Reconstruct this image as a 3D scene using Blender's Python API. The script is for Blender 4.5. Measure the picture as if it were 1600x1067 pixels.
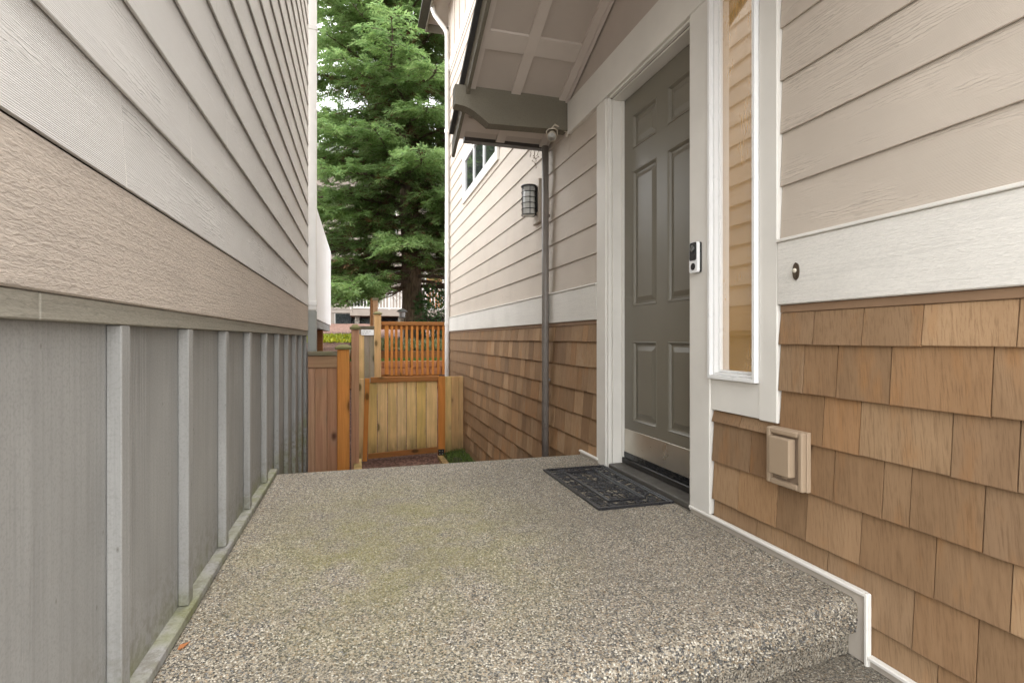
import bpy, math, random
import numpy as np
from mathutils import Vector
R = math.radians
random.seed(7)
for o in list(bpy.data.objects):
    bpy.data.objects.remove(o, do_unlink=True)
SC = bpy.context.scene
C = SC.collection

# ------------------------------------------------------------ camera
F, CX, VY, VPX = 830.0, 800.0, 529.0, 560.0        # focal length in photo pixels, horizon row, vanishing point
TH = math.atan((CX - VPX) / F)
H = 0.731                                          # eye height above the landing
S_, C_ = math.sin(TH), math.cos(TH)
cam_d = bpy.data.cameras.new('camera')
cam = bpy.data.objects.new('camera', cam_d); C.objects.link(cam)
cam_d.sensor_width = 36.0; cam_d.lens = F / 1600 * 36.0
cam_d.shift_y = -(533.5 - VY) / 1600
cam_d.clip_start = 0.02; cam_d.clip_end = 2000
cam.location = (0, 0, H); cam.rotation_euler = (R(90), 0, -TH)
SC.camera = cam

# ------------------------------------------------------------ sky, sun, exposure
SUN_EL, SUN_AZ = 70.0, 35.0                       # degrees; azimuth from +Y towards +X
w = bpy.data.worlds.new('World'); SC.world = w; w.use_nodes = True
nt = w.node_tree; nt.nodes.clear()
sky = nt.nodes.new('ShaderNodeTexSky'); sky.sky_type = 'NISHITA'; sky.sun_disc = False
sky.sun_elevation = R(SUN_EL); sky.sun_rotation = R(SUN_AZ); sky.dust_density = 3.0; sky.air_density = 1.0
mixn = nt.nodes.new('ShaderNodeMix'); mixn.data_type = 'RGBA'; mixn.inputs[0].default_value = 0.85
mixn.inputs[7].default_value = (8.75, 8.75, 8.65, 1)  # the even grey-white cloud sheet
bg = nt.nodes.new('ShaderNodeBackground'); bg.inputs[1].default_value = 0.15
wo = nt.nodes.new('ShaderNodeOutputWorld')
nt.links.new(sky.outputs[0], mixn.inputs[6]); nt.links.new(mixn.outputs[2], bg.inputs[0]); nt.links.new(bg.outputs[0], wo.inputs[0])
sd = bpy.data.lights.new('sun', 'SUN'); sd.energy = 0.6; sd.angle = R(28); sd.color = (1.0, 0.96, 0.90)
so = bpy.data.objects.new('sun', sd); C.objects.link(so)
_dir = Vector((math.sin(R(SUN_AZ)) * math.cos(R(SUN_EL)), math.cos(R(SUN_AZ)) * math.cos(R(SUN_EL)), math.sin(R(SUN_EL))))
so.rotation_euler = (-_dir).to_track_quat('-Z', 'Y').to_euler(); so.location = (0, 0, 30)
SC.view_settings.view_transform = 'Standard'; SC.view_settings.look = 'None'
SC.view_settings.gamma = 1.0; SC.view_settings.use_curve_mapping = False
SC.view_settings.exposure = 2.25
SC.cycles.use_denoising = True; SC.cycles.max_bounces = 10; SC.cycles.diffuse_bounces = 6; SC.cycles.transparent_max_bounces = 16

# ------------------------------------------------------------ photo pixel -> point on a known plane
def ray(px, py):
    u, v = (px - CX) / F, (VY - py) / F
    return (S_ + u * C_, C_ - u * S_, v)
def onX(px, py, X):
    d = ray(px, py); t = X / d[0]; return (X, d[1] * t, H + d[2] * t)
def onY(px, py, Y):
    d = ray(px, py); t = Y / d[1]; return (d[0] * t, Y, H + d[2] * t)
def onZ(px, py, Z):
    d = ray(px, py); t = (Z - H) / d[2]; return (d[0] * t, d[1] * t, Z)
def wallY(px, X): return onX(px, VY, X)[1]
def faceX(px, Y): return onY(px, VY, Y)[0]
def zAt(px, py, Y): return onY(px, py, Y)[2]

# ------------------------------------------------------------ node helpers
class NM:
    def __init__(s, name):
        s.m = bpy.data.materials.new(name); s.m.use_nodes = True
        s.t = s.m.node_tree; s.b = s.t.nodes['Principled BSDF']
    def n(s, ty, **kw):
        nd = s.t.nodes.new(ty)
        for k, v in kw.items(): setattr(nd, k, v)
        return nd
    def put(s, sock, v):
        if isinstance(v, bpy.types.NodeSocket): s.t.links.new(v, sock)
        elif isinstance(v, (tuple, list)):
            sock.default_value = (*v, 1) if len(v) == 3 and len(sock.default_value) == 4 else v
        else: sock.default_value = v
    def coord(s, jitter=True):
        tc = s.n('ShaderNodeTexCoord').outputs['Object']
        if not jitter: return tc
        r = s.n('ShaderNodeObjectInfo').outputs['Random']
        sc = s.n('ShaderNodeVectorMath', operation='SCALE'); sc.inputs[0].default_value = (23, 41, 67); s.put(sc.inputs['Scale'], r)
        ad = s.n('ShaderNodeVectorMath', operation='ADD'); s.put(ad.inputs[0], tc); s.put(ad.inputs[1], sc.outputs[0])
        return ad.outputs[0]
    def geo(s): return s.n('ShaderNodeNewGeometry').outputs['Position']
    def rnd(s): return s.n('ShaderNodeObjectInfo').outputs['Random']
    def map(s, v, scale=(1, 1, 1), rot=(0, 0, 0), loc=(0, 0, 0)):
        m = s.n('ShaderNodeMapping'); s.put(m.inputs[0], v)
        m.inputs['Scale'].default_value = scale; m.inputs['Rotation'].default_value = rot; m.inputs['Location'].default_value = loc
        return m.outputs[0]
    def noise(s, v, scale, detail=3, rough=.55, dist=0, out=0):
        m = s.n('ShaderNodeTexNoise'); s.put(m.inputs['Vector'], v); m.inputs['Scale'].default_value = scale
        m.inputs['Detail'].default_value = detail; m.inputs['Roughness'].default_value = rough; m.inputs['Distortion'].default_value = dist
        return m.outputs[out]
    def vor(s, v, scale, feature='F1', out=0, rand=1.0):
        m = s.n('ShaderNodeTexVoronoi', feature=feature); s.put(m.inputs['Vector'], v); m.inputs['Scale'].default_value = scale
        m.inputs['Randomness'].default_value = rand
        return m.outputs[out]
    def wave(s, v, scale, dist=0, detail=2, dscale=1, direction='Z', rough=.5):
        m = s.n('ShaderNodeTexWave', bands_direction=direction); s.put(m.inputs['Vector'], v)
        m.inputs['Scale'].default_value = scale; m.inputs['Distortion'].default_value = dist
        m.inputs['Detail'].default_value = detail; m.inputs['Detail Scale'].default_value = dscale; m.inputs['Detail Roughness'].default_value = rough
        return m.outputs[1]
    def ramp(s, f, stops, interp='LINEAR'):
        m = s.n('ShaderNodeValToRGB'); s.put(m.inputs[0], f); cr = m.color_ramp; cr.interpolation = interp
        while len(cr.elements) < len(stops): cr.elements.new(.5)
        for e, (p, c) in zip(cr.elements, stops):
            e.position = p; e.color = (c, c, c, 1) if isinstance(c, (int, float)) else (*c, 1)
        return m.outputs[0]
    def mix(s, f, a, b, blend='MIX'):
        m = s.n('ShaderNodeMix', data_type='RGBA', blend_type=blend); s.put(m.inputs[0], f); s.put(m.inputs[6], a); s.put(m.inputs[7], b)
        return m.outputs[2]
    def math(s, op, a, b=0.0):
        m = s.n('ShaderNodeMath', operation=op); s.put(m.inputs[0], a); s.put(m.inputs[1], b); return m.outputs[0]
    def sep(s, v): return s.n('ShaderNodeSeparateXYZ'), v
    def bump(s, h, strength=.3, dist=.002, normal=None):
        m = s.n('ShaderNodeBump'); s.put(m.inputs['Height'], h); m.inputs['Strength'].default_value = strength; m.inputs['Distance'].default_value = dist
        if normal is not None: s.put(m.inputs['Normal'], normal)
        return m.outputs[0]
    def done(s, col, rough=.6, normal=None, metal=0, spec=.4):
        s.put(s.b.inputs['Base Color'], col); s.put(s.b.inputs['Roughness'], rough); s.put(s.b.inputs['Metallic'], metal)
        s.b.inputs['Specular IOR Level'].default_value = spec
        if normal is not None: s.put(s.b.inputs['Normal'], normal)
        return s.m

def shade(c, k): return tuple(min(1, x * k) for x in c)

def m_paint(name, col, rough=.55, bump=.12, var=.06, spec=.35):
    """plain exterior paint: slight blotches, fine orange-peel, a few specks of dirt"""
    s = NM(name); v = s.coord()
    n1 = s.noise(v, 3.5, 4); n2 = s.noise(v, 60, 3)
    c = s.mix(s.ramp(n1, [(.3, 0), (.7, 1)]), shade(col, 1 - var), shade(col, 1 + var))
    sp = s.ramp(s.vor(v, 26, out=0), [(.0, 1), (.045, 0)])
    keep = s.ramp(s.noise(v, 9, 1), [(.56, 0), (.6, 1)])
    c = s.mix(s.math('MULTIPLY', s.math('MULTIPLY', sp, keep), .5), c, shade(col, .35))
    return s.done(c, rough, s.bump(s.noise(v, 220, 2), bump, .0006, s.bump(n2, bump, .0012)), spec=spec)

def m_siding(name, col, grain=.6, axis='Y'):
    """fibre-cement board: paint over embossed wood grain running along the board"""
    s = NM(name); v = s.coord()
    st = lambda k: (1, k, 1) if axis == 'Y' else (1, 1, k)
    d_ = 'Z' if axis == 'Y' else 'Y'
    comb = s.wave(s.map(v, st(.03)), 95, 2.2, 2, 2.0, d_, .6)             # fine even combing
    cath = s.wave(s.map(v, st(.10)), 34, 9.0, 3, 2.2, d_, .62)           # cathedral figure
    ridge = s.ramp(cath, [(.0, 0), (.16, .9), (.5, 1), (1, .8)])
    region = s.ramp(s.noise(s.map(v, st(.22)), 11, 2), [(.50, 0), (.62, 1)])
    h = s.mix(region, s.math('MULTIPLY', comb, .45), ridge)
    n1 = s.noise(v, 2.2, 4)
    c = s.mix(s.ramp(n1, [(.3, 0), (.7, 1)]), shade(col, .95), shade(col, 1.05))
    groove = s.mix(region, s.math('MULTIPLY', s.ramp(comb, [(.0, 1), (.45, 0)]), .20), s.math('MULTIPLY', s.ramp(cath, [(.0, 1), (.2, 0)]), .42))
    c = s.mix(groove, c, shade(col, .50))  # relief shading and groove dirt both put into the colour
    c = s.mix(s.math('MULTIPLY', region, s.math('MULTIPLY', s.ramp(cath, [(.12, 0), (.26, 1), (.5, 0)]), .35)), c, shade(col, 1.18))  # light shoulders beside the grooves, a highlight put into the colour
    sp = s.math('MULTIPLY', s.ramp(s.vor(v, 15), [(.0, 1), (.03, 0)]), s.ramp(s.noise(v, 6, 1), [(.55, 0), (.6, 1)]))
    c = s.mix(s.math('MULTIPLY', sp, .55), c, (.07, .05, .035))
    return s.done(c, .62, s.bump(h, grain, .0016), spec=.3)

def m_combed(name, col, grain=.9, con=1.0, fs=1.0):
    """rough-sawn trim board: short wavy ripples along the board"""
    s = NM(name); v = s.coord()
    n = s.noise(s.map(v, (1, .24, 1)), 230 * fs, 3, .6, .8)
    n2 = s.noise(s.map(v, (1, .02, 1)), 150, 2)
    h = s.math('ADD', n, s.math('MULTIPLY', n2, .45))
    b = s.noise(v, 2.5, 4)
    c = s.mix(s.ramp(b, [(.3, 0), (.7, 1)]), shade(col, .94), shade(col, 1.06))
    c = s.mix(s.math('MULTIPLY', s.ramp(n, [(.34, 1), (.52, 0)]), .42 * con), c, shade(col, .58))  # ripple hollows darkened: relief shading put into the colour
    c = s.mix(s.math('MULTIPLY', s.ramp(n2, [(.36, 1), (.48, 0)]), .35 * con), c, shade(col, .62))
    c = s.mix(s.math('MULTIPLY', s.ramp(n, [(.55, 0), (.7, 1)]), .3), c, shade(col, 1.2))  # ripple crests lightened, their highlight put into the colour
    sp = s.math('MULTIPLY', s.ramp(s.vor(v, 13), [(.0, 1), (.04, 0)]), s.ramp(s.noise(v, 5, 1), [(.57, 0), (.6, 1)]))
    c = s.mix(s.math('MULTIPLY', sp, .7), c, (.10, .055, .03))
    return s.done(c, .7, s.bump(h, grain, .0030), spec=.25)

def m_panel(name, col):
    """plywood panel under paint: fine vertical checks, pitted"""
    s = NM(name); v = s.coord()
    n = s.noise(s.map(v, (1, 1, .012)), 120, 3, .6)
    cat = s.wave(s.map(v, (1, 1, .06)), 20, 7, 2, 2.5, 'Y')
    on = s.ramp(s.noise(s.map(v, (1, 1, .15)), 5, 2), [(.48, 0), (.6, 1)])
    pit = s.noise(v, 190, 3, .6)
    h = s.math('ADD', s.math('ADD', s.math('MULTIPLY', s.math('MULTIPLY', cat, on), .8), s.math('MULTIPLY', n, .6)), s.math('MULTIPLY', pit, .5))
    b = s.noise(s.map(v, (1, 1, .5)), 4, 4)
    c = s.mix(s.ramp(b, [(.3, 0), (.7, 1)]), shade(col, .86), shade(col, 1.10))
    c = s.mix(s.math('MULTIPLY', s.ramp(pit, [(.36, 1), (.52, 0)]), .30), c, shade(col, .6))
    c = s.mix(s.math('MULTIPLY', s.ramp(n, [(.38, 1), (.5, 0)]), .22), c, shade(col, .6))
    c = s.mix(s.math('MULTIPLY', on, s.math('MULTIPLY', s.ramp(cat, [(0, 1), (.25, 0)]), .35)), c, shade(col, .6))
    z = s.n('ShaderNodeSeparateXYZ'); s.put(z.inputs[0], s.geo())
    sp = s.math('MULTIPLY', s.ramp(s.vor(s.map(v, (1, 1, .5)), 30), [(.0, 1), (.10, 0)]), s.ramp(s.noise(v, 11, 1), [(.50, 0), (.55, 1)]))
    drip = s.ramp(s.noise(s.map(v, (1, 1, .05)), 26, 3), [(.52, 0), (.72, .30)]); c = s.mix(drip, c, shade(col, .62))
    splash = s.math('MULTIPLY', s.ramp(z.outputs[2], [(.0, .55), (.22, 0)]), s.ramp(s.noise(v, 38, 4, .7), [(.45, 0), (.6, 1)])); c = s.mix(splash, c, (.11, .095, .06))
    c = s.mix(s.math('MULTIPLY', sp, .7), c, (.06, .05, .03))
    # green algae film close above the slab
    alg = s.math('MULTIPLY', s.ramp(z.outputs[2], [(.02, 1), (.10, 0)]), s.ramp(s.noise(v, 7, 3), [(.4, 0), (.65, .6)]))
    c = s.mix(alg, c, (.17, .18, .05))
    return s.done(c, .68, s.bump(h, .5, .0013), spec=.25)

def m_shingle(name):
    s = NM(name); v = s.coord(); r = s.rnd()
    rot = s.map(v, (1, 1, 1), (R(7), 0, 0))
    g = s.noise(s.map(rot, (1, 1, .018)), 230, 4, .65, .15)
    g2 = s.noise(s.map(rot, (1, 1, .05)), 60, 3, .6, .4)
    blot = s.noise(s.map(v, (1, 1, .5)), 9, 4)
    base = s.ramp(r, [(0, (.215, .138, .083)), (.2, (.345, .238, .152)), (.4, (.260, .170, .104)), (.6, (.395, .280, .182)), (.8, (.300, .185, .104)), (1, (.290, .200, .130))])
    c = s.mix(s.ramp(blot, [(.35, 0), (.7, .45)]), base, (.20, .125, .073))
    warm = s.ramp(s.noise(s.map(v, (1, 1, .35), loc=(7, 3, 1)), 11, 3), [(.56, 0), (.76, .6)])
    c = s.mix(warm, c, (.36, .185, .075))
    c = s.mix(s.math('MULTIPLY', s.ramp(g, [(.34, 1), (.52, 0)]), .5), c, (.145, .088, .050))
    c = s.mix(s.math('MULTIPLY', s.ramp(g2, [(.5, 0), (.75, 1)]), .35), c, (.36, .24, .15))
    c = s.mix(1.0, c, (1.02, .97, .88), 'MULTIPLY')
    tone = s.ramp(s.math('FRACT', s.math('MULTIPLY', r, 7.31)), [(0, (.70, .69, .70)), (.3, (1.02, 1.01, .99)), (.6, (.84, .82, .79)), (.85, (1.16, 1.15, 1.13)), (1, (.98, .90, .80))])
    c = s.mix(1.0, c, tone, 'MULTIPLY')
    sp = s.math('MULTIPLY', s.ramp(s.vor(v, 60), [(.0, 1), (.08, 0)]), s.ramp(s.noise(v, 14, 1), [(.56, 0), (.6, 1)]))
    c = s.mix(s.math('MULTIPLY', sp, .6), c, (.06, .035, .02))
    return s.done(c, .72, s.bump(s.math('ADD', g, s.math('MULTIPLY', g2, .4)), .5, .0012), spec=.25)

def m_board(name, cols, green=0.0, greybottom=.0, grainaxis='Z', knots=True):
    """cedar fence board: growth-ring grain, knots, per-board colour, algae"""
    s = NM(name); v = s.coord(); r = s.rnd()
    ax = {'Z': (1, 1, .09), 'X': (.09, 1, 1), 'Y': (1, .09, 1)}[grainaxis]
    mv = s.map(v, ax)
    ring = s.wave(mv, 5, 9, 3, 2.0, 'X' if grainaxis != 'X' else 'Z', .6)
    ax2 = {'Z': (1, 1, .03), 'X': (.03, 1, 1), 'Y': (1, .03, 1)}[grainaxis]
    fine = s.noise(s.map(v, ax2), 160, 3, .6)
    base = s.ramp(r, [(i / max(1, len(cols) - 1), c) for i, c in enumerate(cols)])
    c = s.mix(s.math('MULTIPLY', s.ramp(ring, [(.1, 1), (.6, 0)]), .22), base, shade(cols[0], .6))
    c = s.mix(s.math('MULTIPLY', s.ramp(fine, [(.35, 1), (.6, 0)]), .22), c, shade(cols[0], .5))
    if knots:
        ks = {'Z': (1, .001, .5), 'X': (.55, .001, 1), 'Y': (.001, .55, 1)}[grainaxis]
        sx = s.n('ShaderNodeSeparateXYZ'); s.put(sx.inputs[0], s.map(v, ks)); cb = s.n('ShaderNodeCombineXYZ'); s.put(cb.inputs[0], sx.outputs[1 if grainaxis == 'Y' else 0]); s.put(cb.inputs[1], sx.outputs[2]); kd = s.vor(cb.outputs[0], 6.0)
        on = s.ramp(s.noise(v, 3, 1), [(.36, 0), (.44, 1)])
        c = s.mix(s.math('MULTIPLY', s.ramp(kd, [(.10, .95), (.20, 0)]), on), c, shade(cols[0], .25))
        c = s.mix(s.math('MULTIPLY', s.ramp(kd, [(.14, 0), (.18, .45), (.34, 0)]), on), c, shade(cols[-1], .6))
    if green > 0:
        a = s.ramp(s.noise(s.map(v, (1, 1, .4), loc=(3, 9, 4)), 5.5, 4), [(.42, 0), (.66, green)])
        c = s.mix(a, c, (.17, .165, .045))
    if greybottom > 0:
        z = s.n('ShaderNodeSeparateXYZ'); s.put(z.inputs[0], s.geo())
        a = s.math('MULTIPLY', s.ramp(s.math('ADD', z.outputs[2], .82), [(.06, greybottom), (.32, 0)]), s.ramp(s.noise(s.map(v, (1, 1, .3)), 14, 3), [(.3, .3), (.6, 1)]))
        c = s.mix(a, c, (.085, .075, .03))
    return s.done(c, .75, s.bump(s.math('ADD', fine, s.math('MULTIPLY', ring, .5)), .45, .002), spec=.2)

def m_aggregate(name, dark=1.0):
    """washed exposed-aggregate concrete: rounded pebbles standing out of a sandy matrix"""
    s = NM(name); v = s.geo()
    wv = s.noise(v, 40, 2, out=1)
    vv = s.n('ShaderNodeVectorMath', operation='MULTIPLY_ADD'); s.put(vv.inputs[0], wv); vv.inputs[1].default_value = (.006,) * 3; s.put(vv.inputs[2], v)
    d1 = s.vor(vv.outputs[0], 215); col1 = s.vor(vv.outputs[0], 215, out=1)
    e1 = s.vor(vv.outputs[0], 215, 'DISTANCE_TO_EDGE')
    d2 = s.vor(s.map(vv.outputs[0], loc=(3.3, 1.7, 5.1)), 260); col2 = s.vor(s.map(vv.outputs[0], loc=(3.3, 1.7, 5.1)), 260, out=1)
    h1 = s.n('ShaderNodeSeparateColor'); s.put(h1.inputs[0], col1)
    h2 = s.n('ShaderNodeSeparateColor'); s.put(h2.inputs[0], col2)
    k = dark
    stones = [(0, (.020, .021, .023)), (.15, (.065, .066, .068)), (.28, (.16, .14, .11)), (.40, (.33, .28, .21)), (.52, (.50, .44, .34)), (.62, (.23, .155, .09)), (.72, (.62, .57, .48)), (.82, (.14, .145, .15)), (.91, (.74, .70, .61))]
    stones = [(p, shade(c, k)) for p, c in stones]
    c1 = s.ramp(h1.outputs[0], stones, 'CONSTANT')
    c1 = s.mix(s.ramp(s.noise(v, 420, 2), [(.35, .35), (.65, 0)]), c1, shade((.10, .09, .07), k))
    c2 = s.ramp(h2.outputs[0], [(0, shade((.26, .23, .185), k)), (.35, shade((.38, .34, .275), k)), (.7, shade((.50, .455, .38), k)), (.92, shade((.07, .07, .07), k))], 'CONSTANT')
    stone = s.math('MULTIPLY', s.ramp(e1, [(.05, 0), (.11, 1)]), s.ramp(h1.outputs[1], [(.30, 0), (.32, 1)]))
    c = s.mix(stone, c2, c1)
    c = s.mix(s.math('MULTIPLY', s.ramp(e1, [(.0, 1), (.09, 0)]), .35), c, shade((.11, .10, .075), k))
    c = s.mix(1.0, c, (.90, .885, .86), 'MULTIPLY')
    # green algae film in the middle of the slab, away from the trodden edges
    sp = s.n('ShaderNodeSeparateXYZ'); s.put(sp.inputs[0], v)
    dx = s.math('DIVIDE', s.math('SUBTRACT', sp.outputs[0], .15), .72); dy = s.math('DIVIDE', s.math('SUBTRACT', sp.outputs[1], 2.0), .95)
    rr = s.math('SQRT', s.math('ADD', s.math('MULTIPLY', dx, dx), s.math('MULTIPLY', dy, dy)))
    moss = s.math('MULTIPLY', s.ramp(rr, [(.3, 1), (1.4, 0)]), s.ramp(s.noise(v, 5, 5, .65), [(.38, 0), (.60, 1)]))
    moss = s.math('MULTIPLY', moss, s.ramp(s.noise(v, 140, 2), [(.35, .35), (.6, 1)]))
    c = s.mix(s.math('MULTIPLY', moss, .85), c, (.215, .20, .055))
    big = s.noise(v, 1.6, 5, .6)
    c = s.mix(s.ramp(big, [(.42, 0), (.68, .38)]), c, (.15, .13, .10))
    hh = s.math('ADD', s.math('MULTIPLY', s.math('MULTIPLY', stone, s.ramp(d1, [(.0, 1), (.75, .0)])), 1.0), s.math('MULTIPLY', s.ramp(d2, [(0, 1), (.8, 0)]), .3))
    return s.done(c, s.ramp(h1.outputs[2], [(0, .38), (1, .75)]), s.bump(hh, 1.0, .0035), spec=.4)

def m_pebble(name, k=1.0):
    s = NM(name); v = s.geo(); r = s.rnd()
    stones = [(0, (.030, .030, .031)), (.12, (.080, .079, .077)), (.24, (.175, .15, .115)), (.36, (.29, .25, .19)), (.50, (.37, .325, .25)), (.61, (.24, .18, .115)), (.70, (.43, .385, .31)), (.80, (.16, .16, .155)), (.88, (.56, .52, .44)), (.96, (.34, .26, .175))]
    c = s.ramp(r, [(p, shade(q, k)) for p, q in stones], 'CONSTANT')
    c = s.mix(s.ramp(s.noise(v, 500, 2), [(.35, .35), (.65, 0)]), c, shade((.12, .105, .085), k))
    sp = s.n('ShaderNodeSeparateXYZ'); s.put(sp.inputs[0], v)
    dx = s.math('DIVIDE', s.math('SUBTRACT', sp.outputs[0], .15), .72); dy = s.math('DIVIDE', s.math('SUBTRACT', sp.outputs[1], 2.0), .95)
    rr = s.math('SQRT', s.math('ADD', s.math('MULTIPLY', dx, dx), s.math('MULTIPLY', dy, dy)))
    moss = s.math('MULTIPLY', s.ramp(rr, [(.3, 1), (1.4, 0)]), s.ramp(s.noise(v, 5, 5, .65), [(.31, 0), (.55, 1)]))
    moss = s.math('MULTIPLY', moss, s.ramp(s.noise(v, 170, 2), [(.38, .15), (.6, 1)]))
    c = s.mix(s.math('MULTIPLY', moss, .72), c, (.225, .21, .065))
    c = s.mix(s.ramp(s.noise(v, 1.6, 5, .6), [(.42, 0), (.68, .35)]), c, (.15, .13, .10))
    return s.done(c, s.ramp(s.noise(v, 90, 1), [(.3, .3), (.7, .7)]), spec=.45)

def m_ground(name, cols, scale, bump=.02, clump=2.0):
    s = NM(name); v = s.geo()
    d = s.vor(s.map(v, (1, 1, 1)), scale); col = s.vor(v, scale, out=1)
    h = s.n('ShaderNodeSeparateColor'); s.put(h.inputs[0], col)
    c = s.ramp(h.outputs[0], [(i / max(1, len(cols)), q) for i, q in enumerate(cols)], 'CONSTANT')
    c = s.mix(s.ramp(s.noise(v, clump, 4), [(.35, 0), (.7, .55)]), c, shade(cols[0], .7))
    return s.done(c, .85, s.bump(s.ramp(d, [(0, 1), (.8, 0)]), 1.0, bump), spec=.2)

def m_leaf(name, cols, trans=.25):
    s = NM(name)
    r = s.n('ShaderNodeNewGeometry').outputs['Random Per Island']
    c = s.ramp(r, [(i / max(1, len(cols) - 1), q) for i, q in enumerate(cols)])
    n = s.noise(s.geo(), 1.3, 3)
    c = s.mix(s.ramp(n, [(.35, .0), (.7, .55)]), c, cols[-1])
    s.done(c, .55, spec=.3)
    tr = s.n('ShaderNodeBsdfTranslucent'); s.put(tr.inputs[0], c)
    mx = s.n('ShaderNodeMixShader'); mx.inputs[0].default_value = trans
    s.t.links.new(s.b.outputs[0], mx.inputs[1]); s.t.links.new(tr.outputs[0], mx.inputs[2])
    s.t.links.new(mx.outputs[0], s.t.nodes['Material Output'].inputs[0])
    return s.m

def m_bark(name, a, b):
    s = NM(name); v = s.coord(False)
    n = s.noise(s.map(v, (1, 1, .22)), 24, 5, .65, .5)
    c = s.mix(s.ramp(n, [(.35, 0), (.65, 1)]), a, b)
    c = s.mix(s.ramp(s.noise(v, 5, 3), [(.5, 0), (.7, .4)]), c, (.12, .13, .06))
    return s.done(c, .85, s.bump(n, .9, .02), spec=.2)

def m_simple(name, col, rough=.5, metal=0, spec=.5, var=.08, scale=12, bump=.1, bd=.001):
    s = NM(name); v = s.coord(); n = s.noise(v, scale, 4)
    c = s.mix(s.ramp(n, [(.3, 0), (.7, 1)]), shade(col, 1 - var), shade(col, 1 + var))
    rr = s.ramp(s.noise(v, scale * 2.3, 3), [(.3, max(0.02, rough - .1)), (.7, min(1, rough + .1))])
    return s.done(c, rr, s.bump(s.noise(v, scale * 8, 2), bump, bd), metal, spec)

M = {}
M['siding_r'] = m_siding('taupe_lap_siding_paint', (.53, .462, .39), .8)
M['siding_l'] = m_siding('pale_grey_lap_siding_paint', (.55, .53, .505), .9)
M['band_l'] = m_combed('tan_rough_sawn_band_paint', (.47, .405, .345), .9)
M['strip_l'] = m_combed('grey_green_trim_paint', (.27, .25, .205), .4)
M['panel_l'] = m_panel('grey_board_and_batten_paint', (.292, .286, .270))
M['white'] = m_paint('warm_white_trim_paint', (.70, .675, .625), .5)
M['band_r'] = m_combed('white_rough_sawn_band_paint', (.70, .675, .625), .5, .5, 1.25)
M['trim_tan'] = m_paint('stone_white_base_trim_paint', (.48, .43, .37), .6, .3)
M['soffit'] = m_paint('taupe_soffit_paint', (.47, .41, .36), .6)
M['batten'] = m_paint('taupe_soffit_batten_paint', (.57, .505, .45), .6)
M['beam'] = m_combed('olive_grey_beam_stain', (.175, .158, .12), .5)
M['shingle'] = m_shingle('brown_stained_cedar_shingle')
M['shingle_back'] = m_simple('dark_building_paper', (.05, .032, .02), .9)
M['brown_trim'] = m_simple('brown_stained_trim', (.25, .155, .09), .7, bump=.2)
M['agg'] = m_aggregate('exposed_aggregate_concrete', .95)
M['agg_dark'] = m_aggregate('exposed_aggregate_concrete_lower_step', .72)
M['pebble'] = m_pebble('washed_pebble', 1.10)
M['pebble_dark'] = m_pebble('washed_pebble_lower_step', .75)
M['door'] = m_paint('olive_grey_door_paint', (.168, .153, .119), .40, .05, .03, .45)
M['vinyl'] = m_simple('white_vinyl', (.78, .78, .77), .35, var=.02, bump=.02)
M['dsp'] = m_simple('white_enamelled_aluminium', (.72, .70, .67), .4, var=.03, bump=.03)
M['dsp_grey'] = m_simple('grey_painted_aluminium', (.27, .275, .25), .5, var=.05, bump=.03)
M['pipe'] = m_simple('grey_brown_painted_pipe', (.19, .168, .15), .38, var=.06, bump=.03)
M['gutter'] = m_simple('dark_brown_gutter_enamel', (.05, .042, .036), .45, var=.05, bump=.03)
M['rubber'] = m_simple('black_rubber', (.022, .022, .025), .33, spec=.55, scale=40, bump=.15)
M['black'] = m_simple('black_plastic', (.012, .012, .013), .25, bump=.02)
M['iron'] = m_simple('black_iron', (.02, .018, .016), .5, bump=.1)
M['frost'] = m_simple('frosted_glass_jar', (.60, .60, .57), .25, var=.05, bump=.05)
M['kick'] = m_simple('brushed_kick_plate_metal', (.60, .56, .49), .34, metal=.9, var=.06, scale=5, bump=.02)
M['sill'] = m_simple('dark_sill_timber', (.085, .078, .067), .6, var=.2, scale=8, bump=.3, bd=.002)
M['vent'] = m_paint('tan_vent_paint', (.36, .27, .185), .55)
M['vent_d'] = m_paint('tan_vent_shaded_paint', (.27, .20, .14), .6)  # vent paint again, with the recess shade put into the tone
M['bronze'] = m_simple('aged_bronze', (.12, .09, .065), .4, metal=.7)
M['white_p'] = m_simple('white_gloss_plastic', (.8, .8, .8), .2, var=.01, bump=.0)
M['lamp_w'] = m_simple('yellowed_white_plastic', (.62, .56, .46), .35, var=.05)
M['vclad'] = m_paint('white_vertical_cladding_paint', (.80, .80, .82), .5, .06, .03)
M['soff_g'] = m_paint('grey_deck_rim_paint', (.24, .245, .25), .6)
M['cedar_pink'] = m_board('weathered_pink_brown_cedar', [(.30, .13, .075), (.50, .29, .18), (.40, .20, .11), (.52, .34, .22)], .15)
M['cedar_green'] = m_board('algae_tinted_cedar', [(.68, .46, .16), (.80, .54, .27), (.72, .50, .17), (.84, .59, .33)], .34, .85)
M['cedar_new'] = m_board('orange_tan_cedar', [(.55, .33, .14), (.64, .41, .20)], .25, .8)
M['cedar_grey'] = m_board('greyed_cedar', [(.33, .27, .21), (.40, .34, .275)], .35)
M['stain'] = m_board('orange_stained_timber', [(.52, .19, .04), (.62, .25, .06)], .12, 0, 'Z', True)
M['stain_x'] = m_board('orange_brown_stained_rail', [(.32, .13, .04), (.38, .16, .05)], .15, 0, 'X', True)
M['cap_grey'] = m_board('mossy_grey_cap', [(.16, .14, .10), (.22, .19, .13)], .7, 0, 'X', False)
M['rail_pink'] = m_board('weathered_rail', [(.36, .21, .12), (.40, .25, .15)], .2, 0, 'X', True)
M['mulch'] = m_ground('red_brown_bark_mulch', [(.10, .052, .038), (.16, .085, .062), (.21, .125, .095), (.075, .042, .034)], 42, .012)
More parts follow.
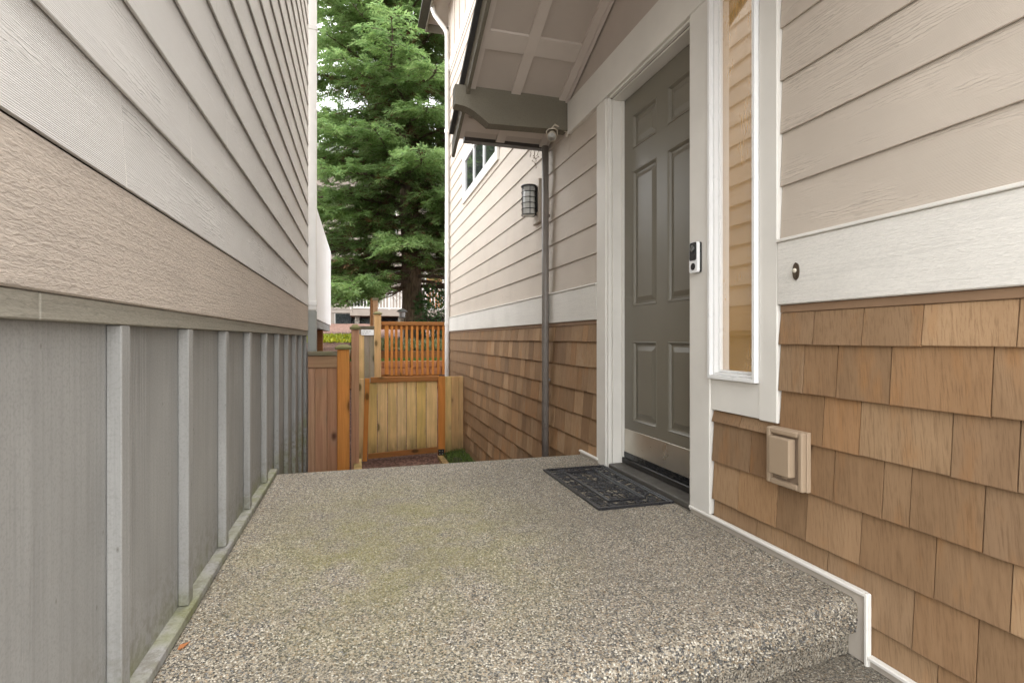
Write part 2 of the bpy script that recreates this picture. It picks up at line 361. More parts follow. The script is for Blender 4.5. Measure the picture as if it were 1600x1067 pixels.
M['soil'] = m_ground('garden_soil', [(.075, .055, .038), (.12, .09, .06), (.09, .085, .04)], 18, .03)
M['moss'] = m_ground('moss', [(.03, .04, .012), (.045, .055, .016), (.05, .04, .022)], 60, .01)
M['grass'] = m_leaf('grass_blade', [(.05, .10, .015), (.10, .17, .03), (.14, .20, .045)])
M['yellow'] = m_leaf('yellow_green_groundcover_leaf', [(.30, .34, .02), (.48, .46, .03), (.22, .30, .03)])
M['pale_leaf'] = m_leaf('pale_groundcover_leaf', [(.16, .19, .06), (.34, .34, .20), (.10, .13, .04)])
M['brick'] = m_simple('orange_garden_block', (.36, .165, .075), .8, var=.2, scale=14, bump=.4, bd=.004)
M['timber_red'] = m_board('red_brown_edging_timber', [(.20, .085, .035), (.26, .11, .045)], .2, 0, 'X', False)
M['needle'] = m_leaf('conifer_spray_green', [(.10, .18, .05), (.15, .255, .075), (.205, .315, .10), (.25, .355, .115), (.13, .21, .055)], .55)
M['needle_tip'] = m_leaf('conifer_spray_tip_green', [(.17, .28, .095), (.25, .36, .13), (.32, .42, .165), (.13, .23, .085)], .55)
M['needle_brown'] = m_leaf('dead_inner_spray', [(.12, .07, .035), (.18, .11, .05), (.09, .06, .03)], .15)
M['rhodo'] = m_leaf('rhododendron_leaf', [(.02, .055, .015), (.045, .10, .025), (.08, .14, .05)], .15)
M['bark'] = m_bark('conifer_bark', (.07, .05, .035), (.20, .145, .10))
M['twig'] = m_bark('limb_bark', (.06, .04, .03), (.14, .10, .075))
M['far_siding'] = m_paint('beige_far_house_paint', (.24, .205, .175), .65)
M['far_white'] = m_paint('white_far_trim', (.50, .49, .465), .6)
M['far_brown'] = m_paint('brown_far_fascia', (.27, .19, .135), .65)
M['far_orange'] = m_paint('orange_brown_shutter', (.30, .13, .05), .6)
M['far_glass'] = m_simple('dark_window_glass', (.02, .022, .025), .08, spec=.8, bump=0)
M['roof'] = m_simple('dark_asphalt_shingles', (.05, .048, .046), .9, scale=60, bump=.5, bd=.004)
M['stone'] = m_ground('stacked_stone', [(.22, .20, .17), (.30, .27, .23), (.14, .12, .10)], 9, .03)
M['concrete'] = m_simple('pale_bounce_concrete', (.33, .325, .315), .85, scale=3, bump=.3, bd=.003)
M['leafy'] = m_simple('dry_orange_leaf', (.33, .13, .045), .7)
M['conduit'] = m_simple('grey_metal', (.3, .3, .3), .45, metal=.5)

def m_window():
    s = NM('reflective_window_glass'); s.done((.03, .035, .035), .03, spec=.9); s.b.inputs['IOR'].default_value = 1.9; return s.m
M['glass'] = m_window()
def m_textured_glass():
    """textured glass of the lit sidelight: warm curtain tone behind, rain-streaked relief, reflective skin"""
    s = NM('textured_amber_sidelight_glass'); v = s.coord(False)
    st = s.noise(s.map(v, (1, 1, .10)), 190, 3, .6)
    b = s.noise(s.map(v, (1, 1, .5)), 5, 3)
    c = s.mix(s.ramp(b, [(.35, 0), (.65, 1)]), (.34, .19, .055), (.46, .28, .11))
    c = s.mix(s.ramp(st, [(.4, .5), (.62, 0)]), c, (.26, .14, .04))
    s.done(c, .06, s.bump(st, .035, .0004), spec=.8)
    s.b.inputs['IOR'].default_value = 1.5
    s.put(s.b.inputs['Emission Color'], c); s.b.inputs['Emission Strength'].default_value = .10
    gl = s.n('ShaderNodeBsdfGlossy'); gl.inputs['Roughness'].default_value = .03; mx = s.n('ShaderNodeMixShader'); mx.inputs[0].default_value = .42
    s.t.links.new(s.b.outputs[0], mx.inputs[1]); s.t.links.new(gl.outputs[0], mx.inputs[2]); s.t.links.new(mx.outputs[0], s.t.nodes['Material Output'].inputs[0])
    return s.m
M['amber'] = m_textured_glass()

# ------------------------------------------------------------ mesh helpers
WL = {}                                            # world location of each object's origin
def P(o, label=None, cat=None, group=None, kind=None):
    if label: o['label'] = label
    if cat: o['category'] = cat
    if group: o['group'] = group
    if kind: o['kind'] = kind
    return o
def empty(name, loc, label=None, cat=None, group=None):
    o = bpy.data.objects.new(name, None); C.objects.link(o); o.location = loc; o.empty_display_size = .1
    WL[o.name] = Vector(loc); return P(o, label, cat, group)

class MB:
    def __init__(s): s.v = []; s.f = []; s.mi = []; s.cur = 0
    def add(s, vs, fs):
        n = len(s.v); s.v += [tuple(p) for p in vs]; s.f += [tuple(i + n for i in f) for f in fs]; s.mi += [s.cur] * len(fs); return s
    def box(s, x0, x1, y0, y1, z0, z1):
        if x0 > x1: x0, x1 = x1, x0
        if y0 > y1: y0, y1 = y1, y0
        if z0 > z1: z0, z1 = z1, z0
        vs = [(x, y, z) for z in (z0, z1) for y in (y0, y1) for x in (x0, x1)]
        return s.add(vs, [(0, 2, 3, 1), (4, 5, 7, 6), (0, 1, 5, 4), (2, 6, 7, 3), (0, 4, 6, 2), (1, 3, 7, 5)])
    def cbox(s, x0, x1, y0, y1, z0, z1, b=.003):
        """box with chamfered edges"""
        if x0 > x1: x0, x1 = x1, x0
        if y0 > y1: y0, y1 = y1, y0
        if z0 > z1: z0, z1 = z1, z0
        b = min(b, (x1 - x0) * .45, (y1 - y0) * .45, (z1 - z0) * .45)
        lo, hi = (x0, y0, z0), (x1, y1, z1)
        vs, ix = [], {}
        for cx in (0, 1):
            for cy in (0, 1):
                for cz in (0, 1):
                    c = (cx, cy, cz)
                    for a in range(3):
                        p = [(hi if c[i] else lo)[i] + (0 if i == a else (-b if c[i] else b)) for i in range(3)]
                        ix[(c, a)] = len(vs); vs.append(p)
        fs = []
        for a in range(3):                         # faces
            o1, o2 = (a + 1) % 3, (a + 2) % 3
            for sgn in (0, 1):
                q = []
                for u, w_ in ((0, 0), (1, 0), (1, 1), (0, 1)):
                    c = [0, 0, 0]; c[a] = sgn; c[o1] = u; c[o2] = w_; q.append(ix[(tuple(c), a)])
                fs.append(q if sgn else q[::-1])
        for a in range(3):                         # edges along axis a
            o1, o2 = (a + 1) % 3, (a + 2) % 3
            for u in (0, 1):
                for w_ in (0, 1):
                    c0 = [0, 0, 0]; c1 = [0, 0, 0]; c0[o1] = c1[o1] = u; c0[o2] = c1[o2] = w_; c0[a] = 0; c1[a] = 1
                    c0, c1 = tuple(c0), tuple(c1)
                    q = [ix[(c0, o1)], ix[(c1, o1)], ix[(c1, o2)], ix[(c0, o2)]]
                    fs.append(q if (u == w_) else q[::-1])
        for cx in (0, 1):
            for cy in (0, 1):
                for cz in (0, 1):
                    c = (cx, cy, cz); q = [ix[(c, 0)], ix[(c, 1)], ix[(c, 2)]]
                    fs.append(q if (cx + cy + cz) % 2 else q[::-1])
        return s.add(vs, fs)
    def prism(s, poly, axis, a0, a1):
        """extrude a closed 2-D polygon along axis ('X': (y,z), 'Y': (x,z), 'Z': (x,y))"""
        def pt(p, a): return {'X': (a, p[0], p[1]), 'Y': (p[0], a, p[1]), 'Z': (p[0], p[1], a)}[axis]
        n = len(poly)
        vs = [pt(p, a0) for p in poly] + [pt(p, a1) for p in poly]
        fs = [tuple(range(n))[::-1], tuple(range(n, 2 * n))] + [(i, (i + 1) % n, n + (i + 1) % n, n + i) for i in range(n)]
        return s.add(vs, fs)
    def tube(s, pts, rad, seg=8, cap=True):
        pts = [Vector(p) for p in pts]; n = len(pts); vs, fs = [], []
        up = Vector((0, 0, 1))
        for i, p in enumerate(pts):
            t = (pts[min(i + 1, n - 1)] - pts[max(i - 1, 0)]).normalized()
            a = t.cross(up)
            if a.length < 1e-3: a = t.cross(Vector((0, 1, 0)))
            a.normalize(); b = a.cross(t)
            r = rad[i] if isinstance(rad, (list, tuple)) else rad
            for k in range(seg):
                q = 2 * math.pi * k / seg; vs.append(p + (a * math.cos(q) + b * math.sin(q)) * r)
        for i in range(n - 1):
            for k in range(seg):
                fs.append((i * seg + k, i * seg + (k + 1) % seg, (i + 1) * seg + (k + 1) % seg, (i + 1) * seg + k))
        if cap: fs += [tuple(range(seg))[::-1], tuple(range((n - 1) * seg, n * seg))]
        return s.add(vs, fs)
    def lathe(s, c, prof, seg=24, axis='Z'):
        vs, fs = [], []
        for (r, h) in prof:
            for k in range(seg):
                q = 2 * math.pi * k / seg; a, b = r * math.cos(q), r * math.sin(q)
                vs.append({'Z': (c[0] + a, c[1] + b, c[2] + h), 'X': (c[0] + h, c[1] + a, c[2] + b), 'Y': (c[0] + a, c[1] + h, c[2] + b)}[axis])
        n = len(prof)
        for i in range(n - 1):
            for k in range(seg):
                fs.append((i * seg + k, i * seg + (k + 1) % seg, (i + 1) * seg + (k + 1) % seg, (i + 1) * seg + k))
        fs += [tuple(range(seg))[::-1], tuple(range((n - 1) * seg, n * seg))]
        return s.add(vs, fs)
    def build(s, name, mat, parent=None, smooth=False, origin=None, recalc=True):
        a = np.array(s.v, dtype=float)
        if origin is None:
            lo, hi = a.min(0), a.max(0); origin = Vector(((lo[0] + hi[0]) / 2, (lo[1] + hi[1]) / 2, lo[2]))
        origin = Vector(origin)
        a -= np.array(origin)
        me = bpy.data.meshes.new(name); me.from_pydata(a.tolist(), [], s.f)
        if recalc:
            import bmesh
            bm = bmesh.new(); bm.from_mesh(me); bmesh.ops.recalc_face_normals(bm, faces=bm.faces); bm.to_mesh(me); bm.free()
        for m in (mat if isinstance(mat, (list, tuple)) else [mat]): me.materials.append(M[m] if isinstance(m, str) else m)
        if max(s.mi, default=0): me.polygons.foreach_set('material_index', s.mi)
        if smooth: me.polygons.foreach_set('use_smooth', [True] * len(me.polygons))
        me.update()
        o = bpy.data.objects.new(name, me); C.objects.link(o)
        WL[o.name] = origin
        if parent is not None:
            o.parent = parent; o.location = origin - WL[parent.name]
        else: o.location = origin
        return o
def B(name, mat, parent, *a, ch=.0):
    m = MB(); (m.cbox(*a, ch) if ch else m.box(*a)); return m.build(name, mat, parent)
def structure(o): o['kind'] = 'structure'; return o

def subtract(y0, y1, z0, z1, holes):
    """rectangle minus rectangles -> list of rectangles (y0,y1,z0,z1)"""
    rects = [(y0, y1, z0, z1)]
    for (a, b, c, d) in holes:
        out = []
        for (p, q, r_, t) in rects:
            if b <= p or a >= q or d <= r_ or c >= t: out.append((p, q, r_, t)); continue
            if a > p: out.append((p, a, r_, t))
            if b < q: out.append((b, q, r_, t))
            p2, q2 = max(p, a), min(q, b)
            if c > r_: out.append((p2, q2, r_, c))
            if d < t: out.append((p2, q2, d, t))
        rects = out
    return [r_ for r_ in rects if r_[1] - r_[0] > .004 and r_[3] - r_[2] > .006]

# ============================================================ GROUND
def smooth01(t): t = max(0, min(1, t)); return t * t * (3 - 2 * t)
def ground_z(x, y):
    if y < 7.4: z = -.82
    elif y < 9.0: z = -.82 + .62 * smooth01((y - 7.4) / 1.6)
    elif y < 10.18: z = -.20
    elif y < 11.02: z = .285
    else: z = .47 + min(.9, (y - 11.02) * .07)
    return z
ys = list(np.linspace(-60, 0, 13)) + list(np.linspace(.3, 7.4, 24)) + list(np.linspace(7.5, 9, 9)) + [10.17, 10.19, 11.01, 11.03] + list(np.linspace(11.4, 26, 30)) + [32, 45, 80, 160, 320]
xs = [-300, -120, -50, -20] + list(np.linspace(-8, 12, 81)) + [25, 60, 130, 320]
mb = MB(); rng = random.Random(3)
for y in ys:
    for x in xs:
        mb.v.append((x, y, ground_z(x, y) + (rng.uniform(-.012, .012) if -8 <= x <= 12 and 3 < y < 26 else 0)))
nx = len(xs)
for j in range(len(ys) - 1):
    for i in range(nx - 1):
        mb.f.append((j * nx + i, j * nx + i + 1, (j + 1) * nx + i + 1, (j + 1) * nx + i)); mb.mi.append(0)
structure(mb.build('ground', 'mulch', origin=(0, 0, 0)))

# the landing: aggregate slab with a rounded nosing, and the steps below it
XL0, XR0, YF, YB = -.4175, 1.345, 1.160, 3.12
SKEW = .12                                          # the slab's front edge is not square to the wall
def nose(yf, zt, drop, r=.026, over=.03):
    pts = []
    for k in range(7):
        q = math.pi / 2 * k / 6; pts.append((yf + r - r * math.sin(q), zt - r + r * math.cos(q)))
    pts += [(yf + .004, zt - drop + .014), (yf + .012, zt - drop), (yf + over, zt - drop - .004)]
    return pts
prof = [(YB, -.86), (YB, -.02), (YB - .006, -.006), (YB - .02, 0)] + nose(YF, 0, .095) + [(YF + .03, -.86)]
m_ = MB(); m_.prism(prof, 'X', XL0 - .03, XR0 + .013); m_.v = [(x, y - (SKEW * (XR0 - x) if y < 1.6 else 0), z) for (x, y, z) in m_.v]; structure(m_.build('landing', 'agg', origin=(0, 0, 0)))
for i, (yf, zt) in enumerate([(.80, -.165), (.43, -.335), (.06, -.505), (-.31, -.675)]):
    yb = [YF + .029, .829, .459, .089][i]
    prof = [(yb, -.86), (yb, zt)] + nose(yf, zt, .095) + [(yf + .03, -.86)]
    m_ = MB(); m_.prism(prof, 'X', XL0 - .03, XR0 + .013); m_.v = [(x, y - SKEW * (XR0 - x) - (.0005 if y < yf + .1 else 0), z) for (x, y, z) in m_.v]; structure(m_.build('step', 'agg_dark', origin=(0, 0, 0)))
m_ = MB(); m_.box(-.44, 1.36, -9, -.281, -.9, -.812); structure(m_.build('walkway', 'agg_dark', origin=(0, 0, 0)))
m_ = MB(); m_.box(-9, 9, -30, -1.6, -.9, -.806); structure(m_.build('unseen_bounce_slab', 'concrete', origin=(0, 0, 0)))  # unseen pale slab, added to bounce light between the walls

# pebbles standing out of the concrete: tens of thousands, instanced by geometry nodes
def pebbles(parent, P_, mat, seed):
    rg = np.random.default_rng(seed)
    me = bpy.data.meshes.new('pebbles'); me.from_pydata(P_.tolist(), [], [])
    o = bpy.data.objects.new('pebbles', me); C.objects.link(o); o.parent = parent; o['kind'] = 'stuff'
    g = bpy.data.node_groups.new('pebble_scatter', 'GeometryNodeTree')
    g.interface.new_socket('Geometry', in_out='INPUT', socket_type='NodeSocketGeometry'); g.interface.new_socket('Geometry', in_out='OUTPUT', socket_type='NodeSocketGeometry')
    N_ = lambda t: g.nodes.new(t)
    gi, go = N_('NodeGroupInput'), N_('NodeGroupOutput')
    ico = N_('GeometryNodeMeshIcoSphere'); ico.inputs['Radius'].default_value = 1.0; ico.inputs['Subdivisions'].default_value = 2
    sm = N_('GeometryNodeSetShadeSmooth'); smat = N_('GeometryNodeSetMaterial'); smat.inputs['Material'].default_value = M[mat]
    iop = N_('GeometryNodeInstanceOnPoints')
    rot = N_('FunctionNodeRandomValue'); rot.data_type = 'FLOAT_VECTOR'; rot.inputs[0].default_value = (-.35, -.35, 0); rot.inputs[1].default_value = (.35, .35, 6.28)
    scl = N_('FunctionNodeRandomValue'); scl.data_type = 'FLOAT_VECTOR'; scl.inputs[0].default_value = (.0021, .0018, .0018); scl.inputs[1].default_value = (.0046, .0036, .0031); scl.inputs['Seed'].default_value = seed
    L = g.links.new
    L(ico.outputs[0], sm.inputs[0]); L(sm.outputs[0], smat.inputs[0]); L(smat.outputs[0], iop.inputs['Instance']); L(gi.outputs[0], iop.inputs['Points'])
    L(rot.outputs[0], iop.inputs['Rotation']); L(scl.outputs[0], iop.inputs['Scale']); L(iop.outputs[0], go.inputs[0])
    md = o.modifiers.new('scatter', 'NODES'); md.node_group = g
    return o
def jitter_grid(x0, x1, y0, y1, cell, rg, keep=.9):
    nx_, ny_ = int((x1 - x0) / cell), int((y1 - y0) / cell)
    X, Y = np.meshgrid(np.arange(nx_) + .5, np.arange(ny_) + .5); X = X + .5 * (np.arange(ny_) % 2)[:, None]
    p = np.stack([X.ravel(), Y.ravel()], 1) + rg.uniform(-.36, .36, (nx_ * ny_, 2)); p = p[rg.random(len(p)) < keep] * cell
    return p[:, 0] + x0, p[:, 1] + y0
rg_ = np.random.default_rng(77)
CELL = .0060
px_, s_len = jitter_grid(XL0 + .004, XR0 - .002, -.125, YB - .028 - YF - .026, CELL, rg_)
yy_ = YF + .026 + s_len; zz_ = np.full(len(px_), -.0012)
neg = s_len < 0                                     # wrap the ones past the edge over the nosing
arc = .026 * math.pi / 2; q_ = np.clip(-s_len / arc, 0, 1) * math.pi / 2; dn = np.clip(-s_len - arc, 0, None)
yy_ = np.where(neg, YF + .026 - .025 * np.sin(q_) + .1 * np.clip(dn - .03, 0, 1), yy_); zz_ = np.where(neg, -.026 + .025 * np.cos(q_) - dn, zz_)
ok_ = zz_ > -.090
Pp = np.stack([px_, yy_, zz_], 1)[ok_]
Pp[:, 1] -= np.where(Pp[:, 1] < 3.2, SKEW * (XR0 - Pp[:, 0]) * np.clip((YB - .02 - Pp[:, 1]) / (YB - .02 - YF - .026), 0, 1), 0)
pebbles(bpy.data.objects['landing'], Pp, 'pebble', 3)
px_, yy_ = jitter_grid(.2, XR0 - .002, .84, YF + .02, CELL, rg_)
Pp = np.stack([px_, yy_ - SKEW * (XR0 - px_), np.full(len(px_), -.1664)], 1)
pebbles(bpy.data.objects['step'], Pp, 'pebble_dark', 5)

# ============================================================ RIGHT HOUSE
XW = 1.38
KW = XW / C_
def zw(px, py): return H + (VY - py) / (px - VPX) * KW
house = empty('house', (4, 3, -.82), 'taupe house with cedar shingle base and covered front door on the right', 'house')
Y0H, YC = -.25, wallY(704, XW)                     # near end (behind the camera) and far corner
XQ = 1.346                                          # front plane of the casings
YD0, YD1 = wallY(1079, XQ), wallY(946, XQ)         # door opening between the casings
YS0, YS1 = wallY(1185, XQ), wallY(1110, XQ)        # sidelight
YCAS0, YCAS1 = wallY(1214, XQ), wallY(932, XQ)     # outer edges of the entry casing
ZBB, ZBT = .843, 1.050                             # white band
ZH0, ZH1 = 2.094, 2.304                            # header board
ZA = .446                                          # bottom of the apron under the sidelight
XB = 1.374                                         # backing plane
# core of the wall, split round the openings
core = MB()
for (a, b, c, d) in subtract(Y0H, YC - .02, -.9, 5.9, [(YD0, YD1, -.01, ZH0 - .01), (YS0 + .02, YS1 - .02, .58, ZH0 - .01)]):
    core.box(XB, 2.3, a, b, c, d)
lap = core.build('wall', 'shingle_back', house)
B('house_body', 'soffit', house, 2.301, 7.5, Y0H, YC - .02, -.9, 5.9)

WIN = (wallY(783, XW), wallY(727, XW), 2.53, 3.19)
# lap boards
EXPO = .1765
def lap_board(y0, y1, z0, z1, parent, mat, side, xo, xt, course_top):
    """one board: bottom edge stands out, top tucks under the next course"""
    t = min(1, (z1 - z0) / EXPO); sg = 1 if side > 0 else -1; c = .0012; th = .0062
    xi = xo + (xt - xo) * t; zt = z1 + (.010 if course_top else 0)
    poly = [(xo + sg * c, z0), (xo, z0 + c), (xi, zt), (xi + sg * th, zt), (xo + sg * th, z0)]
    m = MB(); m.prism(poly, 'Y', y0, y1); return m.build('siding_board', mat, parent)
holesR = [(YCAS0 - .002, YCAS1 + .002, -1, ZH0), (.55, 3.31, ZH0, 2.306), (.68, 3.74, 2.306, 3.15), WIN]
lap_siding = B('siding_backing', 'shingle_back', house, XB - .0015, XB - .0005, Y0H, .5, 1.2, 1.3)
rb = random.Random(11)
zb = ZBT + .012; k = 0
while zb < 4.84:
    zt = 1.2377 + EXPO * k
    zt = min(zt, 4.85)
    for (a, b, c, d) in subtract(Y0H, YC - .012, zb, zt, holesR):
        cuts = [a]
        if b - a > 3.0: cuts.append(a + rb.choice([1.6, 2.0, 2.4, 2.8]))
        cuts.append(b)
        for p, q in zip(cuts[:-1], cuts[1:]):
            lap_board(p + .001, q - .001, c + .001, d, lap_siding, 'siding_r', 1, 1.3570, 1.3668, abs(d - zt) < 1e-6 and d < 4.84)
    zb = zt; k += 1
# smooth upper panel, white belt at its foot
B('upper_band', 'white', house, 1.350, XB - .002, Y0H, YC - .01, 4.853, 5.02)
B('upper_panel', 'siding_r', house, 1.362, XB - .002, Y0H, YC - .012, 5.021, 5.92)
yb_ = Y0H + .2
while yb_ < YC:
    B('batten', 'siding_r', house, 1.348, 1.3615, yb_, yb_ + .045, 5.022, 5.90); yb_ += .41
# gable-end panel under the porch roof
gp = MB(); gp.prism([(.72, 2.306), (3.70, 2.306), (2.22, 2.93)], 'X', 1.360, 1.3735); gp.build('gable_panel', 'soffit', house)
# white belt boards
for (a, b) in ((Y0H, YCAS0 - .003), (YCAS1 + .003, YC - .006)):
    B('band_board', 'band_r', house, 1.344, XB - .002, a, b, ZBB, ZBT, ch=.003)
    B('drip_cap', 'white', house, 1.338, XB - .002, a, b, ZBT + .0005, ZBT + .011, ch=.002)
    B('starter_strip', 'brown_trim', house, 1.356, XB - .002, a, b, ZBB - .026, ZBB - .0005, ch=.002)

# cedar shingles: the joints of the near courses are where the photograph has them
ROWB = [.711, .556, .402, .247, .0945, -.060, -.2145, -.369, -.5235, -.678, -.80]
near_j = {0: [1271.4, 1348, 1441, 1590], 1: [1255.4, 1307.7, 1391.8, 1551], 2: [1156.9, 1285.9, 1343.6, 1487], 3: [1172, 1226, 1303.5, 1379.5, 1423, 1537.5],
          4: [1153.7, 1213.4, 1260, 1345, 1461, 1580], 5: [1181, 1292, 1427.6, 1527], 6: [1240, 1330, 1463.7, 1525.5]}
shw = B('shingle_siding', 'shingle_back', house, XB - .0017, XB - .0007, Y0H, .4, 0, .3)
rs = random.Random(5)
def shingle_poly(z0, z1, dx):
    return [(1.3505 + dx, z0 + .001), (1.3495 + dx, z0 + .0028), (1.3610 + dx, z1), (1.3725, z1), (1.3725, z0 + .001)]
cand = []
for r_i, z0 in enumerate(ROWB):
    z1 = (ZBB - .027) if r_i == 0 else ROWB[r_i - 1] + .010
    # near part: from behind the camera to the entry casing
    js = [wallY(p, 1.355) for p in near_j.get(r_i, [])]
    yn = .60
    ymax = YCAS0 - .002 if r_i < 2 else (YD0 - .136 if z1 < ZA + .02 else None)
    edges = []
    if ymax is None: ymax = YS1 - .002
    y = min(js) if js else 1.2
    ys_ = sorted(js)
    while ys_ and ys_[0] > yn - .1: ys_.insert(0, ys_[0] - rs.uniform(.09, .2))
    if not ys_: ys_ = [yn]
    while ys_[-1] + .07 < ymax and not js: ys_.append(ys_[-1] + rs.uniform(.08, .2))
    ys_ = [q for q in ys_ if q < ymax - .01] + [ymax]
    for a, b in zip(ys_[:-1], ys_[1:]): cand.append((a, b, z0, z1))
    # behind the camera, never in view from here: wide pieces
    y = Y0H
    while y < ys_[0] - .02:
        b = min(ys_[0], y + rs.uniform(.15, .28)); cand.append((y, b, z0, z1)); y = b
    # far part: from the entry casing to the corner
    y = YCAS1 + .002
    while y < YC - .01:
        b = y + rs.choice([.075, .09, .125, .12, .14, .16, .19])
        if b > YC - .07: b = YC - .008
        cand.append((y, b, z0, z1)); y = b
holesS = [(YS0 - .12, YS1 + .001, ZA, ZH0), (YD0 - .14, YCAS1, -.0, ZH0)]
pieces = []
for (a, b, z0, z1) in cand:
    hs = [(YCAS0 - .002, YD0, ZA, ZH0), (YD0 - .134, YCAS1 + .001, .028, ZH0), (YD0 - .05, YCAS1 - .02, -.03, .2)]
    for (p, q, r_, t) in subtract(a, b, z0, z1, hs):
        if r_ > z0 + .02: continue
        if t < z0 + .03: continue
        my = max(.25, (p + q) / 2); pieces.append(((q - p) * (t - r_) / (my * my + XW * XW) * XW / math.hypot(my, XW) * (1 if (p + q) / 2 > .7 else .001) * (1 if t > -.3 or my > 3.3 else .05), p, q, r_, t))
pieces.sort(reverse=True)
rest = MB()
for i, (_, a, b, z0, z1) in enumerate(pieces):
    dx = rs.uniform(-.0015, .0015); dz = rs.uniform(-.0015, .0015)
    g = .0014 + rs.random() * .0008
    if i < 300:
        m_ = MB(); m_.prism(shingle_poly(z0 + dz, z1, dx), 'Y', a + g, b - g); m_.build('shingle', 'shingle', shw)
    else: rest.prism(shingle_poly(z0 + dz, z1, dx), 'Y', a + g, b - g)
if rest.v: rest.build('distant_shingles', 'shingle', shw)['kind'] = 'stuff'

# base trim that follows landing and step
def trim_run(y0, y1, zb_, zt):
    m = MB(); m.prism([(1.3445, zb_), (1.3445, zt - .011), (1.350, zt - .011), (1.350, zb_)], 'Y', y0, y1)
    m.build('base_trim', 'trim_tan', house)
    m = MB(); m.prism([(1.335, zt - .010), (1.335, zt - .003), (1.338, zt), (1.352, zt), (1.352, zt - .010)], 'Y', y0 - .001, y1)
    m.build('trim_cap', 'white', house)
YT0 = wallY(1357, 1.34)
trim_run(YT0 + .012, YD0 - .003, -.10, .032)
trim_run(YCAS1 - .02, YB - .02, -.04, .032)
B('base_trim', 'trim_tan', house, 1.3435, 1.3502, YT0 + .0115, YF + .10, -.25, .0200)
B('trim_cap', 'white', house, 1.334, 1.3515, YT0 - .001, YT0 + .011, -.20, .0322, ch=.003)
trim_run(.2, YT0 - .0015, -.26, -.135)

# door casing, header, jambs
XC = 1.346
B('casing', 'white', house, XC, XB - .001, YD1 + .001, YCAS1, .0, ZH0 - .001, ch=.003)
B('casing', 'white', house, XC - .004, XB - .001, YS1 + .001, YD0 - .001, .032, ZH0 - .001, ch=.003)
B('casing', 'white', house, XC, XB - .001, YCAS0, YS0 - .001, ZA, ZH0 - .001, ch=.003)
B('apron', 'white', house, XC + .003, XB - .001, YS0, YS1, ZA + .004, .572, ch=.002)
B('header', 'white', house, XC - .006, XB - .001, .9, 3.305, ZH0, ZH1, ch=.003)
XD = 1.446
for nm, (a, b, c, d) in {'jamb': (YD1 - .026, YD1 + .0005, .004, ZH0 - .004)}.items():
    B(nm, 'white', house, XC + .033, XD + .05, a, b, c, d, ch=.002)
    B('brick_mould', 'white', house, XC + .008, XC + .0325, a + .008, b - .001, c, d, ch=.004)
B('jamb', 'white', house, XC + .008, XD + .05, YD0, YD0 + .018, .004, ZH0 - .004)
B('head_jamb', 'white', house, XC + .033, XD + .05, YD0 + .0185, YD1 - .0265, ZH0 - .020, ZH0 - .0005)
B('brick_mould', 'white', house, XC + .008, XC + .0325, YD0 + .0185, YD1 - .0265, ZH0 - .012, ZH0 - .0005, ch=.004)
B('door_stop', 'white', house, XD - .014, XD - .001, YD1 - .040, YD1 - .0265, .064, ZH0 - .021)
B('weatherstrip', 'black', house, XD + .001, XD + .02, YD1 - .030, YD1 - .0265, .064, ZH0 - .024)
B('door_sill', 'sill', house, 1.352, XD + .06, YD0 + .019, YD1 - .027, .002, .030, ch=.004)
B('threshold', 'iron', house, XD - .012, XD + .05, YD0 + .019, YD1 - .027, .0305, .062, ch=.003)
# door leaf with raised panels
ZD0, ZD1 = .088, 2.070
yl, yr = YD1 - .031, YD0 + .019                    # far and near edge of the leaf
door = empty('door', (XD, (yl + yr) / 2, ZD0)); door.parent = house; door.location = Vector((XD, (yl + yr) / 2, ZD0)) - WL['house']; WL[door.name] = Vector((XD, (yl + yr) / 2, ZD0))
pw = [(wallY(1027, XD), wallY(988, XD)), (wallY(1042.4, XD) - .262, wallY(1042.4, XD))]
ph = [(.274, .722), (.900, 1.652), (1.762, 1.958)]
rects = [(a, b, c, d) for (a, b) in pw for (c, d) in ph]
ym = (pw[0][0] + pw[1][1]) / 2
leaf = MB()
for (a, b, c, d) in subtract(yr, yl, ZD0, ZD1, rects): leaf.box(XD, XD + .044, a, b, c, d)
leaf.build('leaf', 'door', door)
for (a, b, c, d) in rects:
    m_ = MB()
    lv = [(0, XD + .0005), (.006, XD + .0005), (.010, XD - .003), (.016, XD + .002), (.022, XD + .011), (.032, XD + .011), (.056, XD + .0025), (.058, XD + .0025)]
    vs = []
    for (ins, x) in lv: vs += [(x, a + ins, c + ins), (x, b - ins, c + ins), (x, b - ins, d - ins), (x, a + ins, d - ins)]
    fs = []
    for i in range(len(lv) - 1):
        for q in range(4): fs.append((i * 4 + q, i * 4 + (q + 1) % 4, i * 4 + 4 + (q + 1) % 4, i * 4 + 4 + q))
    fs.append(tuple(range(len(vs) - 4, len(vs)))); m_.add(vs, fs); m_.build('panel', 'door', door)
kp = MB(); kp.cbox(XD - .0025, XD - .0003, yr + .012, yl - .012, .096, .226, .001); kp.build('kick_plate', 'kick', door)
B('door_sweep', 'black', door, XD - .004, XD - .0003, yr + .004, yl - .004, .066, .0955)
for z in (.112, .210):
    for y in (yl - .03, yr + .03):
        m_ = MB(); m_.lathe((XD - .0026, y, z), [(.0001, -.0018), (.003, -.0014), (.004, 0)], 10, 'X'); m_.build('screw', 'kick', door)

